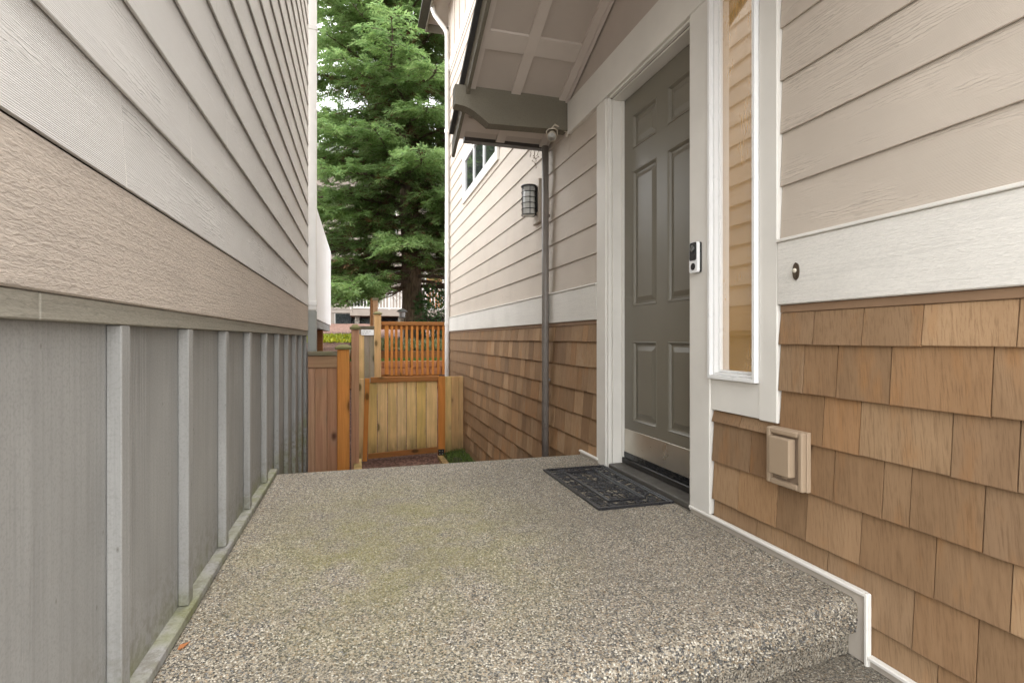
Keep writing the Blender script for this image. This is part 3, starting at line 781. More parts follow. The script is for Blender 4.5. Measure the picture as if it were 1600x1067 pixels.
# sidelight window: vinyl frame with stepped profile and the lit textured pane
sl = empty('sidelight', (1.37, (YS0 + YS1) / 2, .575)); sl.parent = house; sl.location = Vector((1.37, (YS0 + YS1) / 2, .575)) - WL['house']; WL[sl.name] = Vector((1.37, (YS0 + YS1) / 2, .575))
def frame4(name, x0, x1, a, b, c, d, t, mat, par, ch=.0015, td=None):
    td = td or t
    B(name, mat, par, x0, x1, a, a + t, c, d, ch=ch); B(name, mat, par, x0, x1, b - t, b, c, d, ch=ch)
    B(name, mat, par, x0, x1, a + t + .0003, b - t - .0003, c, c + td, ch=ch); B(name, mat, par, x0, x1, a + t + .0003, b - t - .0003, d - td, d, ch=ch)
a, b = YS0 + .001, YS1 - .001
frame4('frame', 1.330, 1.372, a, b, .574, ZH0 - .003, .015, 'vinyl', sl)
frame4('inner_frame', 1.345, 1.40, a + .0155, b - .0155, .5895, ZH0 - .019, .010, 'vinyl', sl)
frame4('glazing_bead', 1.362, 1.40, a + .026, b - .026, .600, ZH0 - .030, .009, 'vinyl', sl)
B('pane', 'amber', sl, 1.376, 1.382, a + .0355, b - .0355, .6095, ZH0 - .0395)

# upstairs window
wn = empty('window', (1.36, (WIN[0] + WIN[1]) / 2, WIN[2])); wn.parent = house; wn.location = Vector((1.36, (WIN[0] + WIN[1]) / 2, WIN[2])) - WL['house']; WL[wn.name] = Vector((1.36, (WIN[0] + WIN[1]) / 2, WIN[2]))
frame4('trim', 1.338, XB, WIN[0], WIN[1], WIN[2], WIN[3], .085, 'white', wn, .003)
frame4('frame', 1.346, XB, WIN[0] + .0855, WIN[1] - .0855, WIN[2] + .0855, WIN[3] - .0855, .035, 'vinyl', wn)
wy0, wy1 = WIN[0] + .121, WIN[1] - .121
for k in range(3):
    p = wy0 + (wy1 - wy0) * k / 3; q = wy0 + (wy1 - wy0) * (k + 1) / 3
    if k: B('mullion', 'vinyl', wn, 1.350, XB, p - .022, p + .022, WIN[2] + .121, WIN[3] - .121)
    B('pane', 'glass', wn, 1.363, 1.366, p + (.0225 if k else 0), q - (.0225 if k < 2 else 0), WIN[2] + .121, WIN[3] - .121)

# porch roof: gable over the door, ridge square to the wall
SL, ZE, YE, YRID, XR_ = .42, 2.165, 3.72, 2.22, .655
def zsof(y): return ZE + SL * (YE - y) if y >= YRID else ZE + SL * (YE - (2 * YRID - y))
porch = empty('porch_roof', (1.0, YRID, 2.1)); porch.parent = house; porch.location = Vector((1.0, YRID, 2.1)) - WL['house']; WL[porch.name] = Vector((1.0, YRID, 2.1))
YN = 2 * YRID - YE
m_ = MB()
m_.prism([(YE, zsof(YE)), (YRID, zsof(YRID)), (YN, ZE), (YN, ZE + .05), (YRID, zsof(YRID) + .05), (YE, ZE + .05)], 'X', XR_ + .022, 1.352); m_.build('soffit', 'soffit', porch)
m_ = MB()
m_.prism([(YE + .06, ZE + .028), (YRID, zsof(YRID) + .054), (YN - .06, ZE + .028), (YN - .06, ZE + .055), (YRID, zsof(YRID) + .085), (YE + .06, ZE + .055)], 'X', XR_ - .03, 1.356); m_.build('roof_covering', 'roof', porch)
def slope_strip(name, x0, x1, ya, yb, t, mat, lift=.0005):
    m = MB(); m.prism([(ya, zsof(ya) - t), (yb, zsof(yb) - t), (yb, zsof(yb) - lift), (ya, zsof(ya) - lift)], 'X', x0, x1); return m.build(name, mat, porch)
for (y0_, y1_) in ((YRID + .001, YE), (YN, YRID - .001)):
    for xc in (.985,): slope_strip('soffit_batten', xc - .032, xc + .032, y0_, y1_, .016, 'batten')
    slope_strip('soffit_batten', 1.285, 1.330, y0_, y1_, .018, 'batten')
    slope_strip('soffit_batten', 1.331, 1.351, y0_, y1_, .030, 'batten')
    slope_strip('soffit_batten', XR_ + .0225, XR_ + .062, y0_, y1_, .018, 'batten')
    ye_ = YE + .13 if y0_ > YRID else YN - .13; yi_ = y0_ if y0_ > YRID else y1_; ze_ = ZE - .13 * SL
    m = MB(); m.prism([(yi_, zsof(yi_) - .055), (ye_, ze_ - .055), (ye_, ze_ + .062), (yi_, zsof(yi_) + .062)], 'X', XR_, XR_ + .0215); m.build('rake_board', 'beam', porch)
for yc in (2.99, 3.60, 2.42, 1.45):
    for (x0, x1) in ((XR_ + .0625, .9525), (1.0175, 1.2845)):
        t = .014; m = MB(); ya, yb = yc - .055, yc + .055
        m.prism([(ya, zsof(ya) - t), (yb, zsof(yb) - t), (yb, zsof(yb) - .0005), (ya, zsof(ya) - .0005)], 'X', x0, x1); m.build('soffit_cross_batten', 'batten', porch)
# shaped beam ends carrying the roof
def bracket(yc):
    zt, zbm = 2.335, 2.125; xt, xw = .585, 1.350
    pl = [(xw, zbm), (xw, zt), (xt, zt - .0), (xt, zt - .125)]
    cx_, cz_ = xt + .075, zbm - .02
    for k in range(9):
        q = R(100 - 78 * k / 8); pl.append((xt + .02 + .20 * k / 8, (zt - .128) - (.098) * (1 - math.cos(R(90) * k / 8))))
    m = MB(); m.prism(pl, 'Y', yc - .045, yc + .045); return m.build('beam', 'beam', porch)
bracket(3.36); bracket(2 * YRID - 3.36)
for s_ in (0, 1):
    yg0, yg1 = (YE + .001, YE + .085) if s_ == 0 else (YN - .085, YN - .001)
    m_ = MB(); m_.box(XR_ + .07, 1.352, yg0, yg1 - .025 * (1 - s_), ZE - .026, ZE + .027); m_.build('gutter', 'gutter', porch)
PY_ = wallY(852, 1.315)
m_ = MB(); m_.tube([(1.315, PY_, ZE - .03), (1.315, PY_, 1.0), (1.315, PY_, -.81)], .0255, 16); m_.build('downpipe', 'pipe', house, True)
for z in (1.62, .42): B('pipe_strap', 'pipe', house, 1.317, 1.352, PY_ - .006, PY_ + .006, z, z + .02)

# far corner: corner board, white downspout, eave of the main roof
B('corner_board', 'white', house, 1.352, XB + .10, YC - .0195, YC + .006, -.82, 5.92)
for k in range(37):                                # lapped ends of the return wall
    z = -.82 + k * .1765
    m_ = MB(); m_.prism([(YC + .006, z), (YC + .028, z), (YC + .012, z + .176), (YC + .006, z + .176)], 'X', 1.372, 1.60); m_.build('siding_board', 'siding_r', house)
ze = 5.95
XE = 1.06
m_ = MB(); m_.prism([(XE, ze), (7.5, ze + 2.6), (7.5, ze + 2.75), (XE, ze + .15)], 'Y', Y0H - .3, YC + .62); m_.build('roof', 'roof', house)
B('soffit_board', 'soffit', house, XE + .03, XB + .2, Y0H - .3, YC + .60, ze - .02, ze - .001)
B('fascia', 'beam', house, XE, XE + .028, Y0H - .3, YC + .61, ze - .16, ze - .0005)
B('fascia', 'beam', house, XE + .0285, XB + .5, YC + .602, YC + .625, ze - .15, ze - .0005)
m_ = MB(); m_.prism([(XE - .11, ze + .02), (XE - .125, ze - .10), (XE - .02, ze - .12), (XE - .001, ze - .12), (XE - .001, ze + .02)], 'Y', Y0H - .3, YC + .61); m_.build('eave_gutter', 'gutter', house)
yd = YC - .06
m_ = MB(); m_.tube([(1.09, yd, ze - .13), (1.095, yd, ze - .19), (1.125, yd, ze - .26), (1.275, yd, ze - .44), (1.308, yd, ze - .50), (1.315, yd, ze - .57), (1.315, yd, 2), (1.315, yd, .6), (1.315, yd, -.80)], .034, 10); m_.build('downspout', 'dsp', house, True)
for z in (3.9, 2.2, .93): m_ = MB(); m_.lathe((1.315, yd, z), [(.0345, 0), (.039, .004), (.039, .05), (.0345, .054)], 12); m_.build('downspout_joint', 'dsp', house)

# ============================================================ LEFT HOUSE
house2 = empty('house', (-3.4, 2, -.82), 'pale grey house with lap siding over grey board-and-batten on the left', 'house')
XP = -.455
YL0, YL1 = -.15, wallY(480.5, -.43)
B('house_body', 'siding_l', house2, -6.5, -.47, YL0, YL1, -.9, 5.2)  # top is out of view; height set to shade the wall opposite
B('roof', 'roof', house2, -6.8, -.36, YL0 - .1, YL1 + .1, 5.201, 5.32)
ZLB, ZLT = .797, 1.013
lap2 = B('siding_backing', 'shingle_back', house2, -.4695, -.4375, YL0, YL1 - .003, ZLT, 5.2)
zb = ZLT + .001; k = 0
rb = random.Random(4)
while zb < 5.18:
    zt = min(5.19, zb + EXPO)
    joints = {0: [wallY(188, -.43)], 1: [wallY(293, -.43)], 2: [wallY(350, -.43)]}.get(k, [YL0 + rb.uniform(1.8, 4.5)])
    cuts = [YL0] + joints + [YL1 - .012]
    for p, q in zip(cuts[:-1], cuts[1:]):
        lap_board(p + .0009, q - .0009, zb + .001, zt, lap2, 'siding_l', -1, -.4195, -.4297, zt < 5.18)
    if k < 3:
        m_ = MB(); m_.prism([(-.4193, zb + .001), (-.4295, zt), (-.4335, zt), (-.4235, zb + .001)], 'Y', joints[0] - .0013, joints[0] + .0013); m_.build('joint_caulk', 'white', lap2)
    zb = zt; k += 1
B('band_board', 'band_l', house2, -.4695, -.4225, YL0, YL1 - .012, ZLB, ZLT - .001, ch=.003)
yj = wallY(62, -.428)
B('trim_strip', 'strip_l', house2, -.4695, -.4275, YL0, yj - .0008, .757, ZLB - .0008, ch=.002)
B('trim_strip', 'strip_l', house2, -.4695, -.4275, yj + .0008, YL1 - .012, .757, ZLB - .0008, ch=.002)
# board and batten
for i in range(-4, 10):
    y = 1.165 + .412 * i
    zb_ = .029 if y < YB - .02 else -.81
    ya = max(YL0, y + .001); ye = min(y + .412, YL1 - .012)
    if ye > ya + .02:
        B('wall_panel', 'panel_l', house2, -.4695, XP, ya, ye - .001, -.82, .7565)
    B('batten', 'panel_l', house2, XP + .0005, XP + .026, y + .002, y + .042, zb_, .7562, ch=.002)
m_ = MB(); m_.prism([(XP + .0005, .005), (-.4195, .005), (-.4195, .024), (-.4225, .028), (XP + .0005, .0285)], 'Y', YL0, YB - .01); m_.build('base_trim', 'panel_l', house2)
B('corner_board', 'white', house2, -.60, -.4225, YL1 - .0115, YL1 + .012, ZLT + .0, 5.2)
# corner downspout: white above, painted grey below
xd = -.395; yd2 = YL1 + .03
xd = onY(487.5, VY, yd2)[0]
zj = zAt(487, 485, yd2)
m_ = MB(); m_.cbox(xd - .038, xd + .038, yd2 - .003, yd2 + .055, zj, 5.19, .008); m_.build('downspout', 'dsp', house2)
m_ = MB(); m_.cbox(xd - .038, xd + .038, yd2 - .003, yd2 + .055, -.5, zj - .0005, .008); m_.build('downspout', 'dsp_grey', house2)
for zz in (zAt(487, 474, yd2), zAt(487, 43, yd2)): m_ = MB(); m_.cbox(xd - .043, xd + .043, yd2 - .008, yd2 + .06, zz - .02, zz + .02, .004); m_.build('downspout_joint', 'dsp', house2)
# deck behind the left house, clad in white vertical boards
XK = -.42; yk0, yk1 = YL1 + .25, wallY(517, XK)
zk0 = H + .485 * XK / -C_ * 1.0; zk0, zk1 = H + .47 * .42 / C_, H + 3.14 * .42 / C_
deck = empty('deck', (-1.5, (yk0 + yk1) / 2, zk0)); deck.parent = house2; deck.location = Vector((-1.5, (yk0 + yk1) / 2, zk0)) - WL['house.001']; WL[deck.name] = Vector((-1.5, (yk0 + yk1) / 2, zk0))
B('parapet', 'vclad', deck, -2.6, XK - .012, yk0, yk1 - .012, zk0 + .06, zk1 - .01)
y = yk0; i = 0
while y < yk1 - .02:
    b = min(yk1, y + .20); B('cladding_board', 'vclad', deck, XK - .0115, XK, y + .006, b - .006, zk0 + .0, zk1, ch=.003); y = b; i += 1
x = XK - .012
while x > -2.5:
    B('cladding_board', 'vclad', deck, x - .196, x - .004, yk1 - .0115, yk1, zk0, zk1, ch=.002); x -= .2
B('rim_board', 'soff_g', deck, -2.6, XK - .015, yk0 + .01, yk1 - .02, zk0 - .09, zk0 - .001)
pxk = onY(502, VY, 7.6)[0]
B('deck_post', 'timber_red', deck, pxk - .10, pxk + .02, 7.55, 7.67, .1, zk0 - .0905)
B('deck_post', 'timber_red', deck, pxk - 1.9, pxk - 1.78, 7.55, 7.67, .1, zk0 - .0905)

# ============================================================ MULCH BED, PATH
rng = random.Random(8)
def sheet(name, xs, ys, zf, mat, jit=0.0, parent=None):
    m = MB()
    for y in ys:
        for x in xs: m.v.append((x, y, zf(x, y) + rng.uniform(-jit, jit)))
    n = len(xs)
    for j in range(len(ys) - 1):
        for i in range(n - 1): m.f.append((j * n + i, j * n + i + 1, (j + 1) * n + i + 1, (j + 1) * n + i)); m.mi.append(0)
    return m.build(name, mat, parent, True)
def bed_z(x, y): return .40 + .05 * (y - 5.2) if y < 12 else .74 + .035 * (y - 12)
o = sheet('mulch_bed', list(np.linspace(-7, -.145, 40)), list(np.linspace(5.2, 22, 70)), bed_z, 'mulch', .012); structure(o)

# ============================================================ FENCES AND GATE
def cap_post(name, x, y, w_, z0, zt, mat, label, capmat='cap_grey', cw=.02, ch_=.045, group=None):
    e = empty(name, (x, y, z0), label, 'post', group)
    B('shaft', mat, e, x - w_ / 2, x + w_ / 2, y - w_ / 2, y + w_ / 2, z0, zt - ch_, ch=.004)
    m = MB(); c = w_ / 2 + cw
    m.cbox(x - c, x + c, y - c, y + c, zt - ch_ + .0005, zt - ch_ * .45, .004)
    q = c - .012
    m.add([(x - q, y - q, zt - ch_ * .45), (x + q, y - q, zt - ch_ * .45), (x + q, y + q, zt - ch_ * .45), (x - q, y + q, zt - ch_ * .45), (x - q * .55, y - q * .55, zt), (x + q * .55, y - q * .55, zt), (x + q * .55, y + q * .55, zt), (x - q * .55, y + q * .55, zt)],
          [(3, 2, 1, 0), (4, 5, 6, 7), (0, 1, 5, 4), (1, 2, 6, 5), (2, 3, 7, 6), (3, 0, 4, 7)])
    m.build('cap', capmat, e); return e
# short fence between the left house and the orange post
Y1 = 4.88
f1 = empty('wooden_fence', (-.3, Y1, -.82), 'short weathered pink cedar fence panel between the left house and the orange post', 'fence')
xsb = [faceX(p, Y1) for p in (473.5, 492, 511, 527.5)]
xsb[0] = max(xsb[0], -.418)
for a, b in zip(xsb[:-1], xsb[1:]):
    B('board', 'cedar_pink', f1, a + .001, b - .001, Y1, Y1 + .018, -.81, zAt(500, 575, Y1), ch=.003)
B('top_rail', 'rail_pink', f1, xsb[0], xsb[-1] - .002, Y1 - .012, Y1 + .018, zAt(500, 575, Y1) + .001, zAt(500, 556, Y1), ch=.003)
B('cap_rail', 'cap_grey', f1, xsb[0], xsb[-1] - .002, Y1 - .03, Y1 + .06, zAt(500, 556, Y1) + .001, zAt(500, 549, Y1), ch=.004)
xp1 = faceX(536.5, Y1)
cap_post('fence_post', xp1, Y1 + .02, .100, -.82, zAt(536, 538, Y1), 'stain', 'thick orange-stained post with dark cap at the end of the pink fence panel')
# run of boards from that post back towards the gate
f2 = empty('wooden_fence', (xp1, 5.6, -.82), 'mossy fence run receding from the orange post towards the gate', 'fence')
yy = Y1 + .085
while yy < 6.30:
    b = min(6.31, yy + .135); t = (yy - Y1) / 1.4
    B('board', 'cedar_green', f2, xp1 + .012, xp1 + .030, yy + .002, b - .002, -.80, .50 + .11 * t, ch=.002); yy = b
m_ = MB(); m_.prism([(Y1 + .09, .50), (6.31, .60), (6.31, .65), (Y1 + .09, .555)], 'X', xp1 - .03, xp1 + .045)
m_.build('top_rail', 'cap_grey', f2)
xp2 = faceX(555, 6.40)
cap_post('fence_post', xp2, 6.40, .085, -.8, zAt(555, 507, 6.40), 'cedar_pink', 'weathered pinkish post with mossy cap left of the white sign', cw=.018, ch_=.06)
# grey panel that carries the sign
Y3 = 7.75
f3 = empty('wooden_fence', (.1, Y3, -.7), 'narrow greyed board fence panel that carries the small white sign', 'fence')
xa, xb_ = faceX(561, Y3), faceX(585, Y3)
for a, b, m in zip(np.linspace(xa, xb_, 4)[:-1], np.linspace(xa, xb_, 4)[1:], ('cedar_green', 'cedar_grey', 'cedar_grey')):
    B('board', m, f3, a + .001, b - .001, Y3, Y3 + .018, -.72, zAt(570, 522, Y3), ch=.002)
B('top_rail', 'cedar_grey', f3, xa, xb_, Y3 - .014, Y3 + .018, zAt(570, 522, Y3) + .001, zAt(570, 513.5, Y3), ch=.003)
B('cap_rail', 'cap_grey', f3, xa, xb_, Y3 - .03, Y3 + .05, zAt(570, 513.5, Y3) + .001, zAt(570, 509.5, Y3), ch=.003)
sg = empty('sign', (.1, Y3 - .02, zAt(574, 524, Y3)), 'small white sign with two lines of grey lettering on the grey fence panel', 'sign')
sx0, sx1, sz0, sz1 = faceX(564.5, Y3), faceX(584, Y3), zAt(574, 523.8, Y3), zAt(574, 515, Y3)
B('plate', 'white_p', sg, sx0, sx1, Y3 - .022, Y3 - .0145, sz0, sz1, ch=.001)
xq = 7; m_ = MB(); m_.cur = 0
for row, (n, zc) in enumerate(((13, .68), (10, .32))):
    zc = sz0 + (sz1 - sz0) * zc; hh = (sz1 - sz0) * .075; xx = sx0 + .012
    for i in range(n):
        ww = (.0055, .008, .0065, .0075)[(i * 7 + row) % 4]
        if (i + row) % 5 == 4: xx += .008; continue
        m_.box(xx, xx + ww, Y3 - .0228, Y3 - .0221, zc - hh, zc + hh); xx += ww + .0028
m_.build('lettering', 'conduit', sg)
# tall tan post and the orange picket fence behind
Y4 = 9.3
xp3 = faceX(590, Y4)
cap_post('fence_post', xp3, Y4 - .03, .108, -.25, zAt(590, 487, Y4), 'cedar_new', 'tall tan post with mossy cap at the left end of the orange pickets', cw=.02, ch_=.05)
f4 = empty('picket_fence', (1, Y4, -.22), 'orange-stained picket fence with slim pickets behind the gate', 'fence')
xr4 = faceX(701, Y4) + .18
B('top_rail', 'stain_x', f4, xp3 + .06, xr4, Y4 - .05, Y4 + .045, zAt(650, 508.5, Y4), zAt(650, 503, Y4), ch=.004)
B('sub_rail', 'stain_x', f4, xp3 + .06, xr4, Y4 + .0, Y4 + .038, zAt(650, 515, Y4), zAt(650, 508.5, Y4) - .001, ch=.003)
B('bottom_rail', 'stain_x', f4, xp3 + .06, xr4, Y4 + .0, Y4 + .038, zAt(650, 582.5, Y4) - .09, zAt(650, 582.5, Y4) - .02, ch=.003)
B('end_post', 'stain', f4, faceX(601, Y4), faceX(607, Y4), Y4 - .04, Y4 - .001, zAt(650, 584, Y4), zAt(650, 509, Y4), ch=.003)
pk = [612.2, 619, 627, 635.2, 643.5, 651.8, 659.8, 668, 676.2, 684.5, 692.5, 700.5, 708.7]
for p in pk:
    xc = faceX(p, Y4); B('picket', 'stain', f4, xc - .0195, xc + .0195, Y4 - .038, Y4 - .001, zAt(650, 586, Y4), zAt(650, 509, Y4), ch=.003)
# gate with its posts and infill boards
Y2 = 7.0
gate = empty('gate', (faceX(630, Y2), Y2, -.8), 'low board gate of yellowish mossy cedar planks with an orange frame', 'gate')
gx = [faceX(p, Y2) for p in (574.5, 589.5, 605.5, 620.5, 635, 650.5, 666, 683.5)]
for i, (a, b) in enumerate(zip(gx[:-1], gx[1:])):
    B('board', 'cedar_green', gate, a + .0045, b - .0045, Y2 + rng.uniform(-.002, .002), Y2 + .019, zAt(630, 711, Y2), zAt(630, 596.5, Y2), ch=.003)
B('top_rail', 'stain_x', gate, faceX(579, Y2), faceX(684, Y2), Y2 - .03, Y2 + .02, zAt(630, 596.3, Y2), zAt(630, 588.5, Y2), ch=.004)
zb0, zb1 = zAt(576, 716.5, Y2 - .02), zAt(683, 708, Y2 - .02)
m_ = MB(); zz = .055
m_.prism([(faceX(575, Y2), zb0), (faceX(683, Y2), zb0 + .035), (faceX(683, Y2), zb0 + .10), (faceX(575, Y2), zb0 + .062)], 'Y', Y2 - .04, Y2 - .003); m_.build('bottom_rail', 'stain_x', gate)
gp1 = empty('gate_post', (faceX(571, Y2), Y2, -.82), 'slim leaning orange post at the left side of the gate', 'post')
m_ = MB(); a, b = faceX(569, Y2), faceX(577.5, Y2)
m_.prism([(a - .02, -.82), (a + .035, -.82), (b, zAt(572, 591, Y2)), (a + .01, zAt(572, 591, Y2))], 'Y', Y2 - .045, Y2 - .004); m_.build('shaft', 'stain', gp1)
gp2 = empty('gate_post', (faceX(689.5, Y2), Y2, -.82), 'orange post with black bracket at the right side of the gate', 'post')
B('shaft', 'stain', gp2, faceX(684.3, Y2), faceX(694.5, Y2), Y2 - .06, Y2 + .025, -.81, zAt(690, 587, Y2), ch=.004)
B('cap', 'iron', gp2, faceX(685.5, Y2), faceX(693.5, Y2), Y2 - .058, Y2 + .02, zAt(690, 587, Y2) + .0005, zAt(690, 586, Y2) + .004)
B('bracket', 'iron', gp2, faceX(683.6, Y2), faceX(693.2, Y2), Y2 - .066, Y2 - .0605, zAt(689, 709.5, Y2), zAt(689, 700, Y2), ch=.001)
for i, (dx, dz) in enumerate(((.02, .02), (.055, .055), (.02, .055), (.055, .02))):
    m_ = MB(); m_.lathe((faceX(683.6, Y2) + dx, Y2 - .0662, zAt(689, 709.5, Y2) + dz), [(.0055, 0), (.005, -.003), (.002, -.005)], 8, 'Y'); m_.build('bolt', 'kick', gp2)
f5 = empty('wooden_fence', (faceX(560, Y2), Y2, -.82), 'narrow algae-stained infill boards left of the gate', 'fence')
for a, b in ((552, 560.5), (560.5, 568.5)):
    B('board', 'cedar_green', f5, faceX(a, Y2) + .001, faceX(b, Y2) - .001, Y2 + .03, Y2 + .048, -.81, zAt(560, 592, Y2), ch=.003)
B('batten', 'cedar_green', f5, faceX(552.5, Y2), faceX(556.5, Y2), Y2 - .2, Y2 - .15, -.82, -.62)
f6 = empty('wooden_fence', (faceX(712, Y2), Y2, -.82), 'infill fence of three tan boards between the gate and the shingled wall', 'fence')
for (a, b, m) in ((695, 705.5, 'cedar_green'), (705.5, 716.5, 'cedar_new'), (716.5, 729.5, 'cedar_new')):
    xb2 = min(faceX(b, Y2), 1.349)
    B('board', m, f6, faceX(a, Y2) + .001, xb2 - .001, Y2 + .005, Y2 + .024, -.80, zAt(710, 588, Y2), ch=.003)
# timber edging and moss by the gate
B('edging_board', 'cedar_new', None, faceX(688, 6.6), faceX(688, 6.6) + .07, 5.0, 6.85, -.83, -.775); P(bpy.data.objects['edging_board'], 'tan edging board along the path in front of the gate post', 'edging')
B('edging_board', 'cedar_green', None, faceX(553, 6.3), faceX(553, 6.3) + .085, 5.2, 6.6, -.82, -.70); P(bpy.data.objects['edging_board.001'], 'mossy edging board on the left of the mulch path before the gate', 'edging')
def moss_patch():
    xs_ = np.linspace(1.08, 1.36, 24); ys_ = np.linspace(3.4, 7.0, 60)
    return sheet('moss_patch', list(xs_), list(ys_), lambda x, y: -.785 + .03 * math.sin(x * 23) * math.sin(y * 9) + .03 * smooth01((x - 1.0) / .3), 'moss', .008)
o = moss_patch(); o['kind'] = 'stuff'; P(o, 'green moss growing along the foot of the shingled wall', 'moss')

# ============================================================ TERRACES BEHIND THE PICKETS
rw = empty('retaining_wall', (1.1, 10.2, -.22), 'low orange block retaining wall seen through the pickets', 'wall')
rr_ = random.Random(2)
for row in range(4):
    zt = .31 - row * .125; x = -.3 - (row % 2) * .12
    while x < 3.0:
        wd = rr_.uniform(.21, .27); m_ = MB(); m_.cbox(x + .004, x + wd - .004, 10.08 + rr_.uniform(-.008, .008), 10.20, zt - .120, zt, .008); m_.build('block', 'brick', rw); x += wd
te = empty('timber_edging', (1.1, 11.04, .28), 'red-brown timber edging above the grass strip', 'edging')
for k in range(2): B('plank', 'timber_red', te, -.3 + k * 1.9, 1.59 + k * 1.9, 10.99, 11.05, .27, .475, ch=.006)

def leaf_quads(n, fn, mat, name, parent=None, kind=None, seed=1, two=False):
    """n small diamond leaves; fn(rng) -> (pos, dir, side, length, width)"""
    rg = np.random.default_rng(seed)
    pos, d, s_, L, W = fn(rg, n)
    v = np.empty((n, 4, 3))
    v[:, 0] = pos; v[:, 1] = pos + d * (L * .5)[:, None] + s_ * (W * .5)[:, None]
    v[:, 2] = pos + d * L[:, None]; v[:, 3] = pos + d * (L * .5)[:, None] - s_ * (W * .5)[:, None]
    return v
def quads_object(name, v, mats, mi=None, parent=None, loc=(0, 0, 0)):
    n = len(v); me = bpy.data.meshes.new(name)
    vv = (v.reshape(-1, 3) - np.array(loc)).astype(np.float32)
    me.vertices.add(n * 4); me.vertices.foreach_set('co', vv.ravel())
    me.loops.add(n * 4); me.loops.foreach_set('vertex_index', np.arange(n * 4, dtype=np.int32))
    me.polygons.add(n); me.polygons.foreach_set('loop_start', np.arange(0, n * 4, 4, dtype=np.int32)); me.polygons.foreach_set('loop_total', np.full(n, 4, dtype=np.int32))
    for m in mats: me.materials.append(M[m])
    if mi is not None: me.polygons.foreach_set('material_index', mi.astype(np.int32))
    me.update(calc_edges=True); me.validate()
    o = bpy.data.objects.new(name, me); C.objects.link(o); WL[o.name] = Vector(loc)
    if parent is not None: o.parent = parent; o.location = Vector(loc) - WL[parent.name]
    else: o.location = loc
    return o
def unit(a): return a / np.maximum(1e-6, np.linalg.norm(a, axis=-1, keepdims=True))
def cover(name, n, x0, x1, y0, y1, zf, L, W, mat, label, cat, seed, up=1.0):
    rg = np.random.default_rng(seed)
    x = rg.uniform(x0, x1, n); y = rg.uniform(y0, y1, n); z = np.array([zf(a, b) for a, b in zip(x, y)])
    pos = np.stack([x, y, z], 1); d = unit(np.stack([rg.normal(0, .5, n), rg.normal(0, .5, n), np.full(n, up) * rg.uniform(.6, 1.2, n)], 1))
    s_ = unit(np.cross(d, rg.normal(0, 1, (n, 3)))); l = rg.uniform(*L, n); w_ = rg.uniform(*W, n)
    v = np.empty((n, 4, 3)); v[:, 0] = pos; v[:, 1] = pos + d * (l * .5)[:, None] + s_ * (w_ * .5)[:, None]; v[:, 2] = pos + d * l[:, None]; v[:, 3] = pos + d * (l * .5)[:, None] - s_ * (w_ * .5)[:, None]
    o = quads_object(name, v, [mat], None, None, (float((x0 + x1) / 2), float((y0 + y1) / 2), float(z.min())))
    o['kind'] = 'stuff'; P(o, label, cat); return o
cover('moss_tufts', 1600, 1.06, 1.34, 5.6, 6.98, lambda a, b: -.80 + .05 * smooth01((a - 1.0) / .3), (.02, .055), (.004, .010), 'grass', 'small grass and moss tufts by the right end of the gate', 'moss', 31)
cover('grass', 9000, -.3, 3.2, 10.22, 10.98, lambda a, b: ground_z(a, b) - .01, (.05, .10), (.006, .012), 'grass', 'strip of green grass behind the block wall', 'grass', 5)
cover('groundcover', 2600, -2.4, -.15, 10.2, 13.5, lambda a, b: bed_z(a, b), (.05, .11), (.03, .06), 'yellow', 'bright yellow-green groundcover on the mulch bank', 'groundcover', 6, .7)
cover('groundcover', 5000, -.2, 3.8, 11.1, 13.6, lambda a, b: ground_z(a, b) + .0, (.06, .20), (.03, .07), 'pale_leaf', 'pale variegated groundcover around the tree foot', 'groundcover', 9, .9)

# ============================================================ TREE
def frond_templates(seed, nt=10, nl=9):
    """flat drooping sprays along +X, length 1: nl diamond leaflets each"""
    rn = random.Random(seed); out = []
    for _ in range(nt):
        Q = []
        for c in range(nl):
            cu = (c + .5) / nl
            base = np.array((cu * .85, 0, -.30 * cu * cu + rn.uniform(-.02, .02)))
            sa = (1 if c % 2 else -1) * rn.uniform(.45, 1.0) * (1 if c < nl - 1 else .1)
            d = np.array((math.cos(sa), math.sin(sa), rn.uniform(-.55, .15))); d /= np.linalg.norm(d)
            nrm = np.array((rn.uniform(-.5, .5), rn.uniform(-.5, .5), 1.0)); s_ = np.cross(d, nrm); s_ /= np.linalg.norm(s_)
            l = rn.uniform(.36, .58) * (1.15 - .45 * cu); w_ = l * rn.uniform(.22, .36)
            Q.append((base, base + d * l * .5 + s_ * w_ * .5, base + d * l + np.array((0, 0, -.06)), base + d * l * .5 - s_ * w_ * .5))
        out.append(Q)
    return np.array(out)                            # nt, nl, 4, 3
